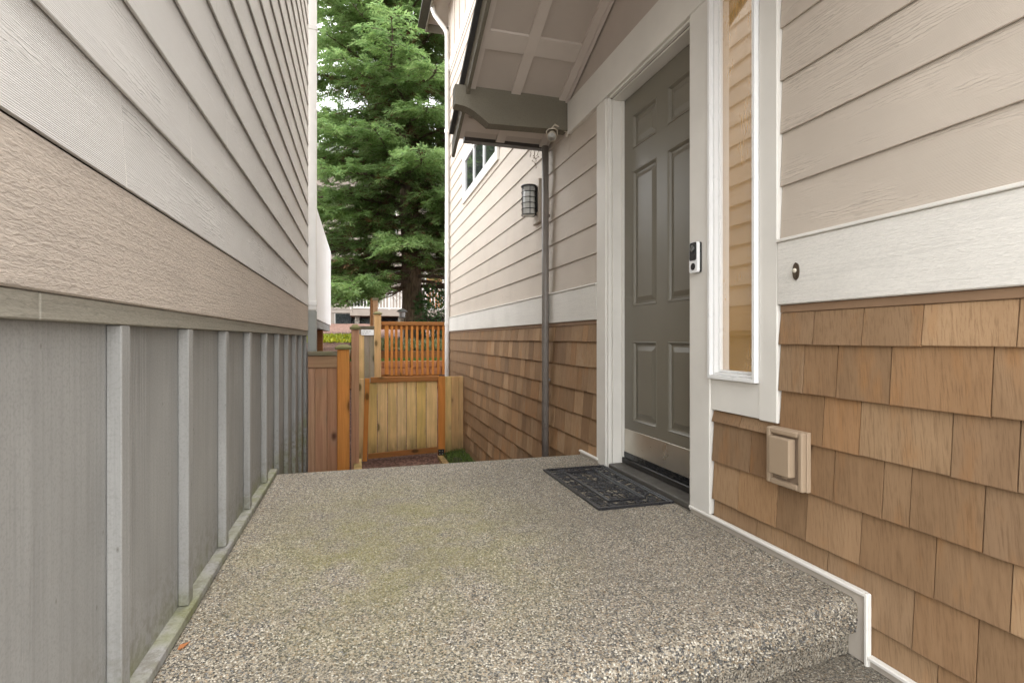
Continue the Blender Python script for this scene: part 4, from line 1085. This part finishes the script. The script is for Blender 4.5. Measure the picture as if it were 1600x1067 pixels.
def make_tree(name, bx, by, bz, height, crown0, rmax, n_limbs, label, seed, dens=1.0, trunk_r=.26, group=None, fsize=1.0, low=lambda x: -9):
    rn = random.Random(seed)
    t = empty(name, (bx, by, bz), label, 'tree', group)
    m = MB(); pts, rad = [], []
    for i in range(15):
        f = i / 14; pts.append((bx + .12 * math.sin(f * 5 + seed), by + .08 * math.sin(f * 4), bz - .1 + f * height)); rad.append(trunk_r * ((1 - f) ** .8 + .03) * (1.25 if i == 0 else 1))
    m.tube(pts, rad, 14); m.build('trunk', 'bark', t, True)
    def trunk_at(h): return Vector((bx + .12 * math.sin(h / height * 5 + seed), by + .08 * math.sin(h / height * 4), bz + h))
    limbs = MB(); FR = []; FM = []
    az = rn.random() * 6
    for i in range(n_limbs):
        f = (i + rn.random() * .6) / n_limbs
        h = crown0 + (height - crown0) * f ** 1.1
        rel = (h - crown0) / (height - crown0)
        Lm = rmax * (1 - rel) ** .65 * rn.uniform(.68, 1.10) + .35
        az += 2.39996 + rn.uniform(-.35, .35)
        rise = .30 * rel + rn.uniform(-.12, .12) + .02; droop = (.30 - .10 * rel) * rn.uniform(.6, 1.4)
        p0 = trunk_at(h); dirh = Vector((math.cos(az), math.sin(az), 0)); lp = []
        N = 9
        for k in range(N + 1):
            u = k / N; wob = .05 * math.sin(u * 7 + i)
            lp.append(p0 + dirh * (Lm * u) + Vector((-dirh.y, dirh.x, 0)) * wob * Lm * .5 + Vector((0, 0, rise * Lm * u - droop * Lm * u * u + .12 * Lm * u ** 4)))
        r0 = .016 + .010 * Lm
        limbs.tube(lp, [r0 * (1 - .9 * k / N) + .003 for k in range(N + 1)], 6)
        nb = max(6, int(Lm * 9 * dens))
        for j in range(nb):
            u = .05 + .95 * (j + rn.random()) / nb
            k = min(N - 1, int(u * N)); bp = lp[k].lerp(lp[k + 1], u * N - k)
            sgn = 1 if j % 2 else -1
            ang = az + sgn * rn.uniform(.45, 1.15); bl = (.40 + .26 * Lm * (1 - u) ** .8 * u ** .35) * rn.uniform(.7, 1.25)
            bd = Vector((math.cos(ang), math.sin(ang), rn.uniform(-.20, .38)))
            nseg = 5; bpts = [bp + bd * (bl * q / nseg) + Vector((0, 0, -.32 * bl * (q / nseg) ** 2)) for q in range(nseg + 1)]
            if bl > .45: limbs.tube(bpts, [.008, .007, .006, .005, .004, .003], 3, False)
            nf = max(5, int(bl * 30 * dens))
            for q in range(nf):
                uu = (q + rn.random()) / nf; kk = min(nseg - 1, int(uu * nseg)); fp = bpts[kk].lerp(bpts[kk + 1], uu * nseg - kk)
                fa = ang + (1 if q % 2 else -1) * rn.uniform(.15, 1.1)
                tip = uu > .62 or u > .80; dead = (u < .42 and rn.random() < .30)
                if dead and rn.random() < .4: continue
                if fp.z < low(fp.x) + rn.uniform(-.12, .12): continue
                FR.append((fp.x, fp.y, fp.z, fa, rn.uniform(-.35, .45), rn.uniform(-.5, .5), rn.uniform(.14, .25) * fsize)); FM.append(2 if dead else (1 if tip and rn.random() < .7 else 0))
    limbs.build('branches', 'twig', t, False, recalc=False)
    FR = np.array(FR); FM = np.array(FM); T = frond_templates(seed); nl = T.shape[1]
    v = T[np.arange(len(FR)) % len(T)].reshape(len(FR), -1, 3) * FR[:, 6][:, None, None]
    cr, sr = np.cos(FR[:, 5])[:, None], np.sin(FR[:, 5])[:, None]; v = np.stack([v[..., 0], v[..., 1] * cr - v[..., 2] * sr, v[..., 1] * sr + v[..., 2] * cr], -1)
    cp, sp = np.cos(FR[:, 4])[:, None], np.sin(FR[:, 4])[:, None]; v = np.stack([v[..., 0] * cp - v[..., 2] * sp, v[..., 1], v[..., 0] * sp + v[..., 2] * cp], -1)
    ca, sa = np.cos(FR[:, 3])[:, None], np.sin(FR[:, 3])[:, None]; v = np.stack([v[..., 0] * ca - v[..., 1] * sa, v[..., 0] * sa + v[..., 1] * ca, v[..., 2]], -1)
    v = (v + FR[:, None, :3]).reshape(-1, 4, 3)
    mi = np.repeat(FM, nl)
    quads_object('crown', v, ['needle', 'needle_tip', 'needle_brown'], mi, t, (bx, by, bz))
    return len(v)
YT = 13.6
XT = faceX(640, YT)
n1 = make_tree('conifer_tree', XT, YT, ground_z(XT, YT), 17.0, 1.35, 4.0, 235, 'big green conifer with drooping sprays behind the orange picket fence', 21, low=lambda x: 1.45 + .95 * smooth01((x - (XT - 1.0)) / .8))
print('leaves', n1)

# shrub by the far corner of the right house
shx, shy = faceX(682, 13.2), 13.2
sh = empty('shrub', (shx, shy, ground_z(shx, shy)), 'dark glossy broadleaf shrub beside the far corner of the right house', 'shrub')
rg = np.random.default_rng(3); n = 1500
dirs = unit(rg.normal(0, 1, (n, 3))); rad = .9 * rg.uniform(.25, 1, n) ** .5
pos = np.array((shx + .1, shy, ground_z(shx, shy) + .75)) + dirs * rad[:, None] * np.array((.75, .75, .75))
d = unit(dirs * .8 + rg.normal(0, .5, (n, 3)) + np.array((0, 0, .15))); s_ = unit(np.cross(d, rg.normal(0, 1, (n, 3)))); l = rg.uniform(.09, .16, n); w_ = l * .38
v = np.stack([pos, pos + d * (l * .5)[:, None] + s_ * (w_ * .5)[:, None], pos + d * l[:, None], pos + d * (l * .5)[:, None] - s_ * (w_ * .5)[:, None]], 1)
quads_object('foliage', v, ['rhodo'], None, sh, (shx, shy, ground_z(shx, shy)))
m_ = MB()
for k in range(9):
    a = k * 2.4; m_.tube([(shx + .05 * math.cos(a), shy + .05 * math.sin(a), ground_z(shx, shy) - .03), (shx + .1 + .3 * math.cos(a), shy + .3 * math.sin(a), ground_z(shx, shy) + .5), (shx + .1 + .55 * math.cos(a), shy + .55 * math.sin(a), ground_z(shx, shy) + 1.0)], [.02, .014, .006], 5)
m_.build('stems', 'twig', sh)

# lantern on its post, and a bare post, in the garden behind the pickets
lx, ly = faceX(627.5, 11.6), 11.6; lg = ground_z(lx, ly)
gl = empty('garden_lantern', (lx, ly, lg), 'small grey lantern on a pale post in front of the tree trunk', 'lantern')
zl = zAt(630, 497, ly)
B('post', 'cedar_grey', gl, lx - .035, lx + .035, ly - .035, ly + .035, lg - .02, zl, ch=.004)
m_ = MB(); m_.lathe((lx + .01, ly, zl), [(.05, .0005), (.075, .02), (.06, .03), (.072, .13), (.125, .135), (.06, .185), (.012, .20)], 8); m_.build('lantern_head', 'conduit', gl)
px5, py5 = faceX(586.5, 10.6), 10.6
gp_ = empty('garden_post', (px5, py5, .28), 'bare pinkish post with a brown board on its left side behind the tall tan post', 'post')
B('shaft', 'rail_pink', gp_, px5 - .045, px5 + .045, py5 - .045, py5 + .045, .26, zAt(586, 469.5, py5), ch=.004)
B('cap', 'cap_grey', gp_, px5 - .06, px5 + .06, py5 - .06, py5 + .06, zAt(586, 469.5, py5) + .0005, zAt(586, 466.5, py5) + .01)
B('side_board', 'timber_red', gp_, px5 - .085, px5 - .0455, py5 - .02, py5 + .9, .27, zAt(586, 470, py5) + .05)

# ============================================================ FAR HOUSE
YF_ = 25.0
fh = empty('house', (1.5, 30, 1.3), 'beige house with a white-railed deck far behind the tree', 'house')
def fz(py, Y=YF_): return zAt(640, py, Y)
B('wall', 'far_siding', fh, -9, 9, 27.4, 34, 1.0, 9.0)
fw = B('lower_wall', 'far_siding', fh, faceX(500, 26.5) - 3, faceX(548, 26.5), 26.5, 27.39, 1.0, fz(468, 26.5))
for k in range(26):
    z = 1.2 + .2 * k
    for (a, b, yy_) in ((-9, 9, 27.4),):
        if z > 3.0: m_ = MB(); m_.prism([(yy_ - .03, z), (yy_ - .004, z), (yy_ - .004, z + .19), (yy_ - .008, z + .19)], 'X', a, b); m_.build('siding_board', 'far_siding', fh)
for k in range(5):
    z = fz(490, 26.5) + .16 * k; m_ = MB(); m_.prism([(26.46, z), (26.496, z), (26.496, z + .15), (26.488, z + .15)], 'X', faceX(500, 26.5) - 3, faceX(550, 26.5)); m_.build('siding_board', 'far_siding', fh)
lw = empty('window', (-.6, 26.45, 1.4)); lw.parent = fh; lw.location = Vector((-.6, 26.45, 1.4)) - WL[fh.name]; WL[lw.name] = Vector((-.6, 26.45, 1.4))
B('pane', 'far_glass', lw, faceX(524, 26.5), faceX(549, 26.5), 26.44, 26.499, fz(509, 26.5), fz(491.5, 26.5)); B('frame', 'far_white', lw, faceX(523, 26.5), faceX(524, 26.5), 26.43, 26.498, fz(509, 26.5), fz(491, 26.5))
zdk = fz(485); XDK0 = faceX(547, YF_)
B('deck_floor', 'far_brown', fh, XDK0, 9, YF_, 27.39, zdk - .28, zdk)
B('deck_fascia', 'far_siding', fh, XDK0, 9, YF_ - .04, YF_ - .001, zdk - .27, zdk + .02)
B('under_deck_dark_sheet', 'far_glass', fh, XDK0, 9, 27.36, 27.398, 1.0, zdk - .285)  # dark sheet: lower windows and recess shade put into one tone
for p in (558, 626, 705, 760): B('deck_column', 'stone', fh, faceX(p, YF_) - .10, faceX(p, YF_) + .10, YF_ + .15, YF_ + .35, 1.1, zdk - .281)
rl = empty('deck_railing', (3, YF_, zdk)); rl.parent = fh; rl.location = Vector((3, YF_, zdk)) - WL[fh.name]; WL[rl.name] = Vector((3, YF_, zdk))
zr = fz(450)
B('top_rail', 'far_white', rl, XDK0, 9, YF_ - .01, YF_ + .08, zr - .06, zr); B('bottom_rail', 'far_white', rl, XDK0, 9, YF_ + .01, YF_ + .06, zdk + .06, zdk + .11)
x = XDK0; k = 0
while x < 5.2:
    B('baluster', 'far_white', rl, x, x + (.09 if k % 12 == 0 else .045), YF_ + .018, YF_ + .055, zdk + .111 if k % 12 else zdk + .021, zr - .061); x += .14; k += 1
for (a, b, c, d) in ((3.35, 4.15, zdk + .25, zdk + 2.0), (-.5, .6, zdk + .3, zdk + 2.0), (5.5, 6.6, zdk + .3, zdk + 2.0), (.6, 1.8, 6, 7.4), (4, 5.2, 6, 7.4)):
    e = empty('window', ((a + b) / 2, 27.36, c)); e.parent = fh; e.location = Vector(((a + b) / 2, 27.36, c)) - WL[fh.name]; WL[e.name] = Vector(((a + b) / 2, 27.36, c))
    B('frame', 'far_white', e, a - .08, b + .08, 27.345, 27.368, c - .08, d + .08)
    B('pane', 'far_orange' if a > 3 and c < 4 and a < 5 else 'far_glass', e, a, b, 27.335, 27.3445, c, d)
m_ = MB(); m_.prism([(26.8, 9.001), (30.7, 11.4), (34.6, 9.001)], 'X', -9.4, 9.4); m_.build('roof', 'roof', fh)
# dark handrail between the tree and the far corner
hr = empty('handrail', (2.2, 15, .7), 'thin dark metal handrail between the tree trunk and the right house', 'handrail')
ya = 15.0
hx0, hx1 = faceX(646, ya), faceX(700, ya) + .5
m_ = MB(); m_.tube([(hx0, ya, zAt(648, 454.5, ya)), (hx1, ya, zAt(706, 457, ya))], .018, 8); m_.build('rail', 'iron', hr)
for x in (hx0 + .03, (hx0 + hx1) / 2 + .7, hx1 - .03):
    m_ = MB(); m_.tube([(x, ya, ground_z(x, ya) - .02), (x, ya, zAt(680, 456, ya) - .005)], .014, 8); m_.build('rail_post', 'iron', hr)

# ============================================================ THINGS ON AND AROUND THE LANDING
# ---- rubber scroll mat
q = [onZ(853, 737.5, 0), onZ(935.5, 800.5, 0), onZ(1061, 784, 0), onZ(942, 727, 0)]
ym0 = (q[1][1] + q[2][1]) / 2; ym1 = (q[0][1] + q[3][1]) / 2; xm0 = (q[0][0] + q[1][0]) / 2; xm1 = min(1.346, (q[2][0] + q[3][0]) / 2)
LX, LY = xm1 - xm0, ym1 - ym0
mat = empty('doormat', ((xm0 + xm1) / 2, (ym0 + ym1) / 2, 0), 'black rubber scrollwork doormat in front of the door', 'doormat')
print('mat', LX, LY, xm0, xm1, ym0, ym1)
ZM = .0012
def ring(name, ins, wd, z1):
    m = MB(); a, b, c, d = xm0 + ins, xm1 - ins, ym0 + ins, ym1 - ins
    m.cbox(a, a + wd, c, d, ZM, z1, .002); m.cbox(b - wd, b, c, d, ZM, z1, .002); m.cbox(a + wd, b - wd, c, c + wd, ZM, z1 - .0003, .002); m.cbox(a + wd, b - wd, d - wd, d, ZM, z1 - .0003, .002)
    return m.build(name, 'rubber', mat)
ring('border', 0, .013, .0125); ring('border', .018, .006, .0095); ring('inner_border', .088, .009, .0125); ring('inner_border', .102, .005, .0095)
scroll = MB()
def curl(cx, cy, r, a0, turns, sgn, rad=.0038):
    pts = []
    n = 16
    for k in range(n + 1):
        u = k / n; rr = r * (1 - .80 * u); a = a0 + sgn * turns * 2 * math.pi * u
        pts.append((cx + rr * math.cos(a), cy + rr * math.sin(a), .0062))
    scroll.tube(pts, [rad * (1 - .35 * k / n) for k in range(n + 1)], 5)
def leafshape(cx, cy, a, l, wd):
    d = (math.cos(a), math.sin(a)); s2 = (-d[1], d[0]); z = .0088
    vs = [(cx, cy, .003), (cx + d[0] * l * .45 + s2[0] * wd, cy + d[1] * l * .45 + s2[1] * wd, .005), (cx + d[0] * l, cy + d[1] * l, .004), (cx + d[0] * l * .45 - s2[0] * wd, cy + d[1] * l * .45 - s2[1] * wd, .005), (cx + d[0] * l * .45, cy + d[1] * l * .45, z)]
    scroll.add(vs, [(0, 1, 4), (1, 2, 4), (2, 3, 4), (3, 0, 4), (3, 2, 1, 0)])
# outer band of running scrolls
per = []
bx0, bx1, by0, by1 = xm0 + .056, xm1 - .056, ym0 + .056, ym1 - .056
def along(a, b, n):
    return [(a[0] + (b[0] - a[0]) * (k + .5) / n, a[1] + (b[1] - a[1]) * (k + .5) / n) for k in range(n)]
ny_, nx_ = max(6, int((by1 - by0) / .062)), max(4, int((bx1 - bx0) / .062))
spots = along((bx0, by0), (bx1, by0), nx_) + along((bx1, by0), (bx1, by1), ny_) + along((bx1, by1), (bx0, by1), nx_) + along((bx0, by1), (bx0, by0), ny_)
for k, (x, y) in enumerate(spots):
    sg_ = 1 if k % 2 else -1
    curl(x, y, .029, k * 1.3, 1.35, sg_); curl(x + .004, y - .003, .030, k * 1.3 + math.pi, .55, -sg_, .0032); leafshape(x, y, k * 2.1, .030, .008); leafshape(x, y, k * 2.1 + 2.2, .028, .007)
# inner field: mirrored scrolls round a centre medallion
cxm, cym = (xm0 + xm1) / 2, (ym0 + ym1) / 2
hx, hy = LX / 2 - .112, LY / 2 - .112
for k in range(20): curl(cxm + .02 * math.cos(k * .7), cym + .02 * math.sin(k * .7), .02 + .004 * k if k < 8 else .03, k * .9, .8, 1 if k % 2 else -1, .0034) if k < 8 else None
ni, nj = max(2, int(hx * 2 / .058)), max(4, int(hy * 2 / .058))
for i in range(ni):
    for j in range(nj):
        x = cxm - hx + 2 * hx * (i + .5) / ni; y = cym - hy + 2 * hy * (j + .5) / nj
        sg_ = 1 if (x > cxm) != (y > cym) else -1
        a = math.atan2(y - cym, x - cxm)
        curl(x, y, .028, a + .5, 1.4, sg_); curl(x, y, .029, a + 3.4, .6, -sg_, .0032); leafshape(x, y, a, .034, .009); leafshape(x, y, a + 2.0 * sg_, .030, .008); leafshape(x, y, a - 2.0 * sg_, .030, .008)
for x in np.linspace(cxm - hx, cxm + hx, ni + 1): scroll.tube([(x, cym - hy, .0045), (x, cym + hy, .0045)], .0028, 5)
for y in np.linspace(ym0 + .05, ym1 - .05, 9): scroll.tube([(xm0 + .02, y, .0038), (xm1 - .02, y, .0038)], .0024, 5)
scroll.build('scrollwork', 'rubber', mat, True)

# ---- wall lantern with wire cage
LYc, LXc = wallY(826.5, 1.275), 1.275
zl0, zl1 = zAt(827, 337, LYc), zAt(827, 290.5, LYc)
dl = zAt(827, 300, LYc) - zAt(827, 301, LYc)
lp_ = empty('wall_lantern', (LXc, LYc, zl0), 'caged cylindrical wall lantern on a block beside the downpipe', 'lamp')
B('mounting_block', 'siding_r', lp_, 1.330, 1.357, LYc - .075, LYc + .085, zl0 - .06, zl1 + .045, ch=.004)
B('back_plate', 'iron', lp_, 1.322, 1.3295, LYc - .05, LYc + .05, zl0 + .02, zl1 - .02, ch=.002)
rL = .058
m_ = MB(); m_.lathe((LXc, LYc, zl0), [(.012, -.012), (.03, -.008), (.047, .004), (.050, .02), (.050, zl1 - zl0 - .012)], 24); m_.build('glass_jar', 'frost', lp_, True)
m_ = MB(); m_.lathe((LXc, LYc, zl1 - .0115), [(.062, 0), (.063, .004), (.060, .010), (.02, .013)], 24); m_.build('top_cap', 'iron', lp_)
cg = MB(); hgt = zl1 - zl0 - .012
for k in range(6):
    z = zl0 + hgt * k / 5.0 + .002
    cg.tube([(LXc + rL * math.cos(a), LYc + rL * math.sin(a), z) for a in np.linspace(0, 2 * math.pi, 25)], .0032, 5, False)
for k in range(6):
    a = k * math.pi / 3 + .35; cg.tube([(LXc + rL * math.cos(a), LYc + rL * math.sin(a), zl0), (LXc + rL * math.cos(a), LYc + rL * math.sin(a), zl1 - .008)], .0028, 5)
cg.build('cage', 'iron', lp_, True)
B('arm', 'iron', lp_, LXc + .055, 1.3215, LYc - .018, LYc + .018, zl0 + .004, zl0 + .026)

# ---- little spotlight under the beam
sxp, syp = 1.305, 3.315
szp = zAt(862, 216, syp)
sp_ = empty('spotlight', (sxp, syp, szp), 'small yellowed white spotlight under the olive beam', 'lamp')
dv = Vector((-.35, -.75, -.55)).normalized(); c0 = Vector(onY(862.5, 212, syp)); sxp = c0.x
m_ = MB(); m_.tube([c0 - dv * .034, c0 - dv * .028, c0 - dv * .005, c0 + dv * .026, c0 + dv * .036], [.014, .024, .027, .031, .032], 18); m_.build('housing', 'lamp_w', sp_, True)
m_ = MB(); m_.tube([c0 + dv * .0365, c0 + dv * .030], [.027, .006], 18); m_.build('lens', 'frost', sp_, True)
side = dv.cross(Vector((0, 0, 1))).normalized(); up2 = side.cross(dv)
m_ = MB(); m_.tube([c0 + side * .034 + up2 * 0, c0 + side * .036 + up2 * .03, c0 + side * .018 + up2 * .044, c0 - side * .018 + up2 * .044, c0 - side * .036 + up2 * .03, c0 - side * .034], .004, 6); m_.build('yoke', 'lamp_w', sp_, True)
m_ = MB(); m_.tube([c0 + up2 * .044, c0 + up2 * .05 + Vector((.03, .02, .03)), Vector((1.357, syp + .03, c0.z + .045))], .006, 6); m_.build('stem', 'lamp_w', sp_)
m_ = MB(); m_.lathe((1.3585, syp + .03, c0.z + .045), [(.03, 0), (.03, -.006), (.012, -.010)], 14, 'X'); m_.build('base_plate', 'lamp_w', sp_)

# ---- doorbell camera on the casing
dy0, dy1 = wallY(1099, XC - .02), wallY(1079.5, XC - .02)
dy1 = min(dy1, YD0 - .004); dy0 = dy1 - .052
dz0, dz1 = zw(1088, 430), zw(1088, 383.5)
db = empty('doorbell_camera', (1.33, (dy0 + dy1) / 2, dz0), 'white and black video doorbell on the casing right of the door', 'doorbell')
def rbox_yz(m, x0, x1, a, b, c, d, r, n=6):
    pl = []
    for (cy, cz, q0) in ((b - r, d - r, 0), (a + r, d - r, 90), (a + r, c + r, 180), (b - r, c + r, 270)):
        for k in range(n + 1): t = R(q0 + 90 * k / n); pl.append((cy + r * math.cos(t), cz + r * math.sin(t)))
    m.prism(pl, 'X', x0, x1)
m_ = MB(); rbox_yz(m_, 1.332, 1.3415, dy0 + .001, dy1 - .001, dz0 + .001, dz1 - .001, .008); m_.build('mount', 'black', db)
m_ = MB(); rbox_yz(m_, 1.318, 1.3318, dy0, dy1, dz0, dz1, .010); m_.build('housing', 'white_p', db)
m_ = MB(); rbox_yz(m_, 1.3165, 1.3178, dy0 + .003, dy1 - .003, dz0 + .050, dz1 - .003, .008); m_.build('face_plate', 'black', db)
yc = (dy0 + dy1) / 2
m_ = MB(); m_.lathe((1.3164, yc, dz1 - .028), [(.013, 0), (.013, -.003), (.009, -.004), (.004, -.0025)], 20, 'X'); m_.build('lens', 'glass', db, True)
m_ = MB(); m_.lathe((1.3178, yc, dz0 + .025), [(.0145, 0), (.0145, -.0012), (.013, -.002), (.0001, -.0022)], 24, 'X'); m_.build('button', 'black', db)

# ---- old push button on the white band
by_, bz_ = wallY(1243, 1.34), zw(1243, 427)
bb = empty('doorbell_button', (1.34, by_, bz_), 'oval bronze doorbell with a white push button on the white band', 'doorbell')
pl = [(by_ + .0125 * math.cos(t) * (1.0 if abs(math.sin(t)) < .8 else .8), bz_ + .028 * math.sin(t)) for t in np.linspace(0, 2 * math.pi, 28, endpoint=False)]
m_ = MB(); m_.prism(pl, 'X', 1.3395, 1.3437); m_.build('plate', 'bronze', bb)
pl = [(by_ + .0095 * math.cos(t), bz_ + .021 * math.sin(t)) for t in np.linspace(0, 2 * math.pi, 28, endpoint=False)]
m_ = MB(); m_.prism(pl, 'X', 1.3375, 1.3394); m_.build('raised_rim', 'bronze', bb)
m_ = MB(); m_.lathe((1.3374, by_, bz_ + .002), [(.0072, 0), (.0072, -.003), (.005, -.0055), (.0001, -.0063)], 16, 'X'); m_.build('push_button', 'lamp_w', bb, True)
for s2 in (-1, 1): m_ = MB(); m_.lathe((1.3394, by_, bz_ + s2 * .0245), [(.0022, 0), (.0018, -.001), (.0001, -.0014)], 8, 'X'); m_.build('screw', 'bronze', bb)

# ---- dryer vent hood on the shingles
va, vb = wallY(1256, 1.325), wallY(1199, 1.325)
vz0, vz1 = .252, .437
vt = empty('vent_cover', (1.34, (va + vb) / 2, vz0), 'tan square wall vent with a raised flap on the brown shingles', 'vent')
VX = 1.318
B('flange', 'vent', vt, VX + .0195, 1.353, va - .001, vb + .001, vz0 - .001, vz1 + .001, ch=.002)
t = .019
for (a, b, c, d) in ((va, va + t, vz0, vz1), (vb - t, vb, vz0, vz1), (va + t, vb - t, vz0, vz0 + t), (va + t, vb - t, vz1 - t, vz1)):
    B('frame', 'vent', vt, VX, VX + .019, a + .0003, b - .0003, c, d, ch=.004)
B('recess', 'vent_d', vt, VX + .0125, VX + .0192, va + t, vb - t, vz0 + t, vz1 - t)
B('flap', 'vent', vt, VX - .016, VX + .012, va + .036, vb - .029, vz0 + .038, vz1 - .026, ch=.003)
B('latch', 'vent', vt, VX + .002, VX + .012, (va + vb) / 2 - .010, (va + vb) / 2 + .008, vz0 + .028, vz0 + .0375)

# ---- one dry leaf on the slab, strands hanging from the gutter
lf = onZ(277, 1018, 0); lf2 = onZ(298, 1003, 0)
m_ = MB(); a = Vector(lf); b = Vector(lf2); dd = (b - a); sdv = Vector((-dd.y, dd.x, 0)).normalized()
m_.add([a + Vector((0, 0, .004)), a + dd * .35 + sdv * .006 + Vector((0, 0, .009)), a + dd * .7 + sdv * .003 + Vector((0, 0, .005)), b + Vector((0, 0, .004)), a + dd * .6 - sdv * .006 + Vector((0, 0, .006)), a + dd * .3 - sdv * .005 + Vector((0, 0, .003)), a + dd * .5 + Vector((0, 0, .0005))],
       [(0, 1, 6), (1, 2, 6), (2, 3, 6), (3, 4, 6), (4, 5, 6), (5, 0, 6)])
P(m_.build('fallen_leaf', 'leafy', recalc=False), 'dry orange-brown leaf curled on the slab by the left wall', 'leaf')
hd = empty('dried_vine', (1.12, YE + .04, ZE - .027), 'dry dark plant strands hanging from the porch gutter', 'vine')
rv = random.Random(6)
for (p, ln_) in ((830, .05), (834, .10), (836, .13), (841, .06)):
    x = onY(p, 222, YE + .04)[0]; pts = [(x + rv.uniform(-.004, .004) * k, YE + .04 + rv.uniform(-.003, .003), ZE - .027 - ln_ * k / 5) for k in range(6)]
    m_ = MB(); m_.tube(pts, .0018, 4)
    for pp in pts[2:]: m_.tube([pp, (pp[0] + rv.uniform(-.012, .012), pp[1], pp[2] - .008)], .0022, 4)
    m_.build('strand', 'needle_brown', hd)

# ---- needles and grit blown into the corners of the slab
rg = np.random.default_rng(12); n = 170
side_ = rg.random(n); x = np.where(side_ < .45, -.415 + np.abs(rg.normal(0, .035, n)), np.where(side_ < .8, 1.33 - np.abs(rg.normal(0, .04, n)), rg.uniform(-.3, 1.2, n))); y = rg.uniform(1.22, 3.05, n)
ok = ~((x > 1.28) & (y > 1.95) & (y < 2.80)); x, y = x[ok], y[ok]; n = len(x)
ang = rg.uniform(0, math.pi, n); l = rg.uniform(.006, .017, n); w_ = rg.uniform(.0010, .0022, n)
d = np.stack([np.cos(ang), np.sin(ang), np.zeros(n)], 1); s_ = np.stack([-np.sin(ang), np.cos(ang), np.zeros(n)], 1); pos = np.stack([x, y, np.full(n, .0022)], 1)
v = np.stack([pos, pos + d * (l * .5)[:, None] + s_ * w_[:, None] + np.array((0, 0, .0012)), pos + d * l[:, None], pos + d * (l * .5)[:, None] - s_ * w_[:, None]], 1)
o = quads_object('needle_litter', v, ['needle_brown'], None, None, (0, 2, 0)); o['kind'] = 'stuff'; P(o, 'scattered brown needles and grit on the slab', 'litter')
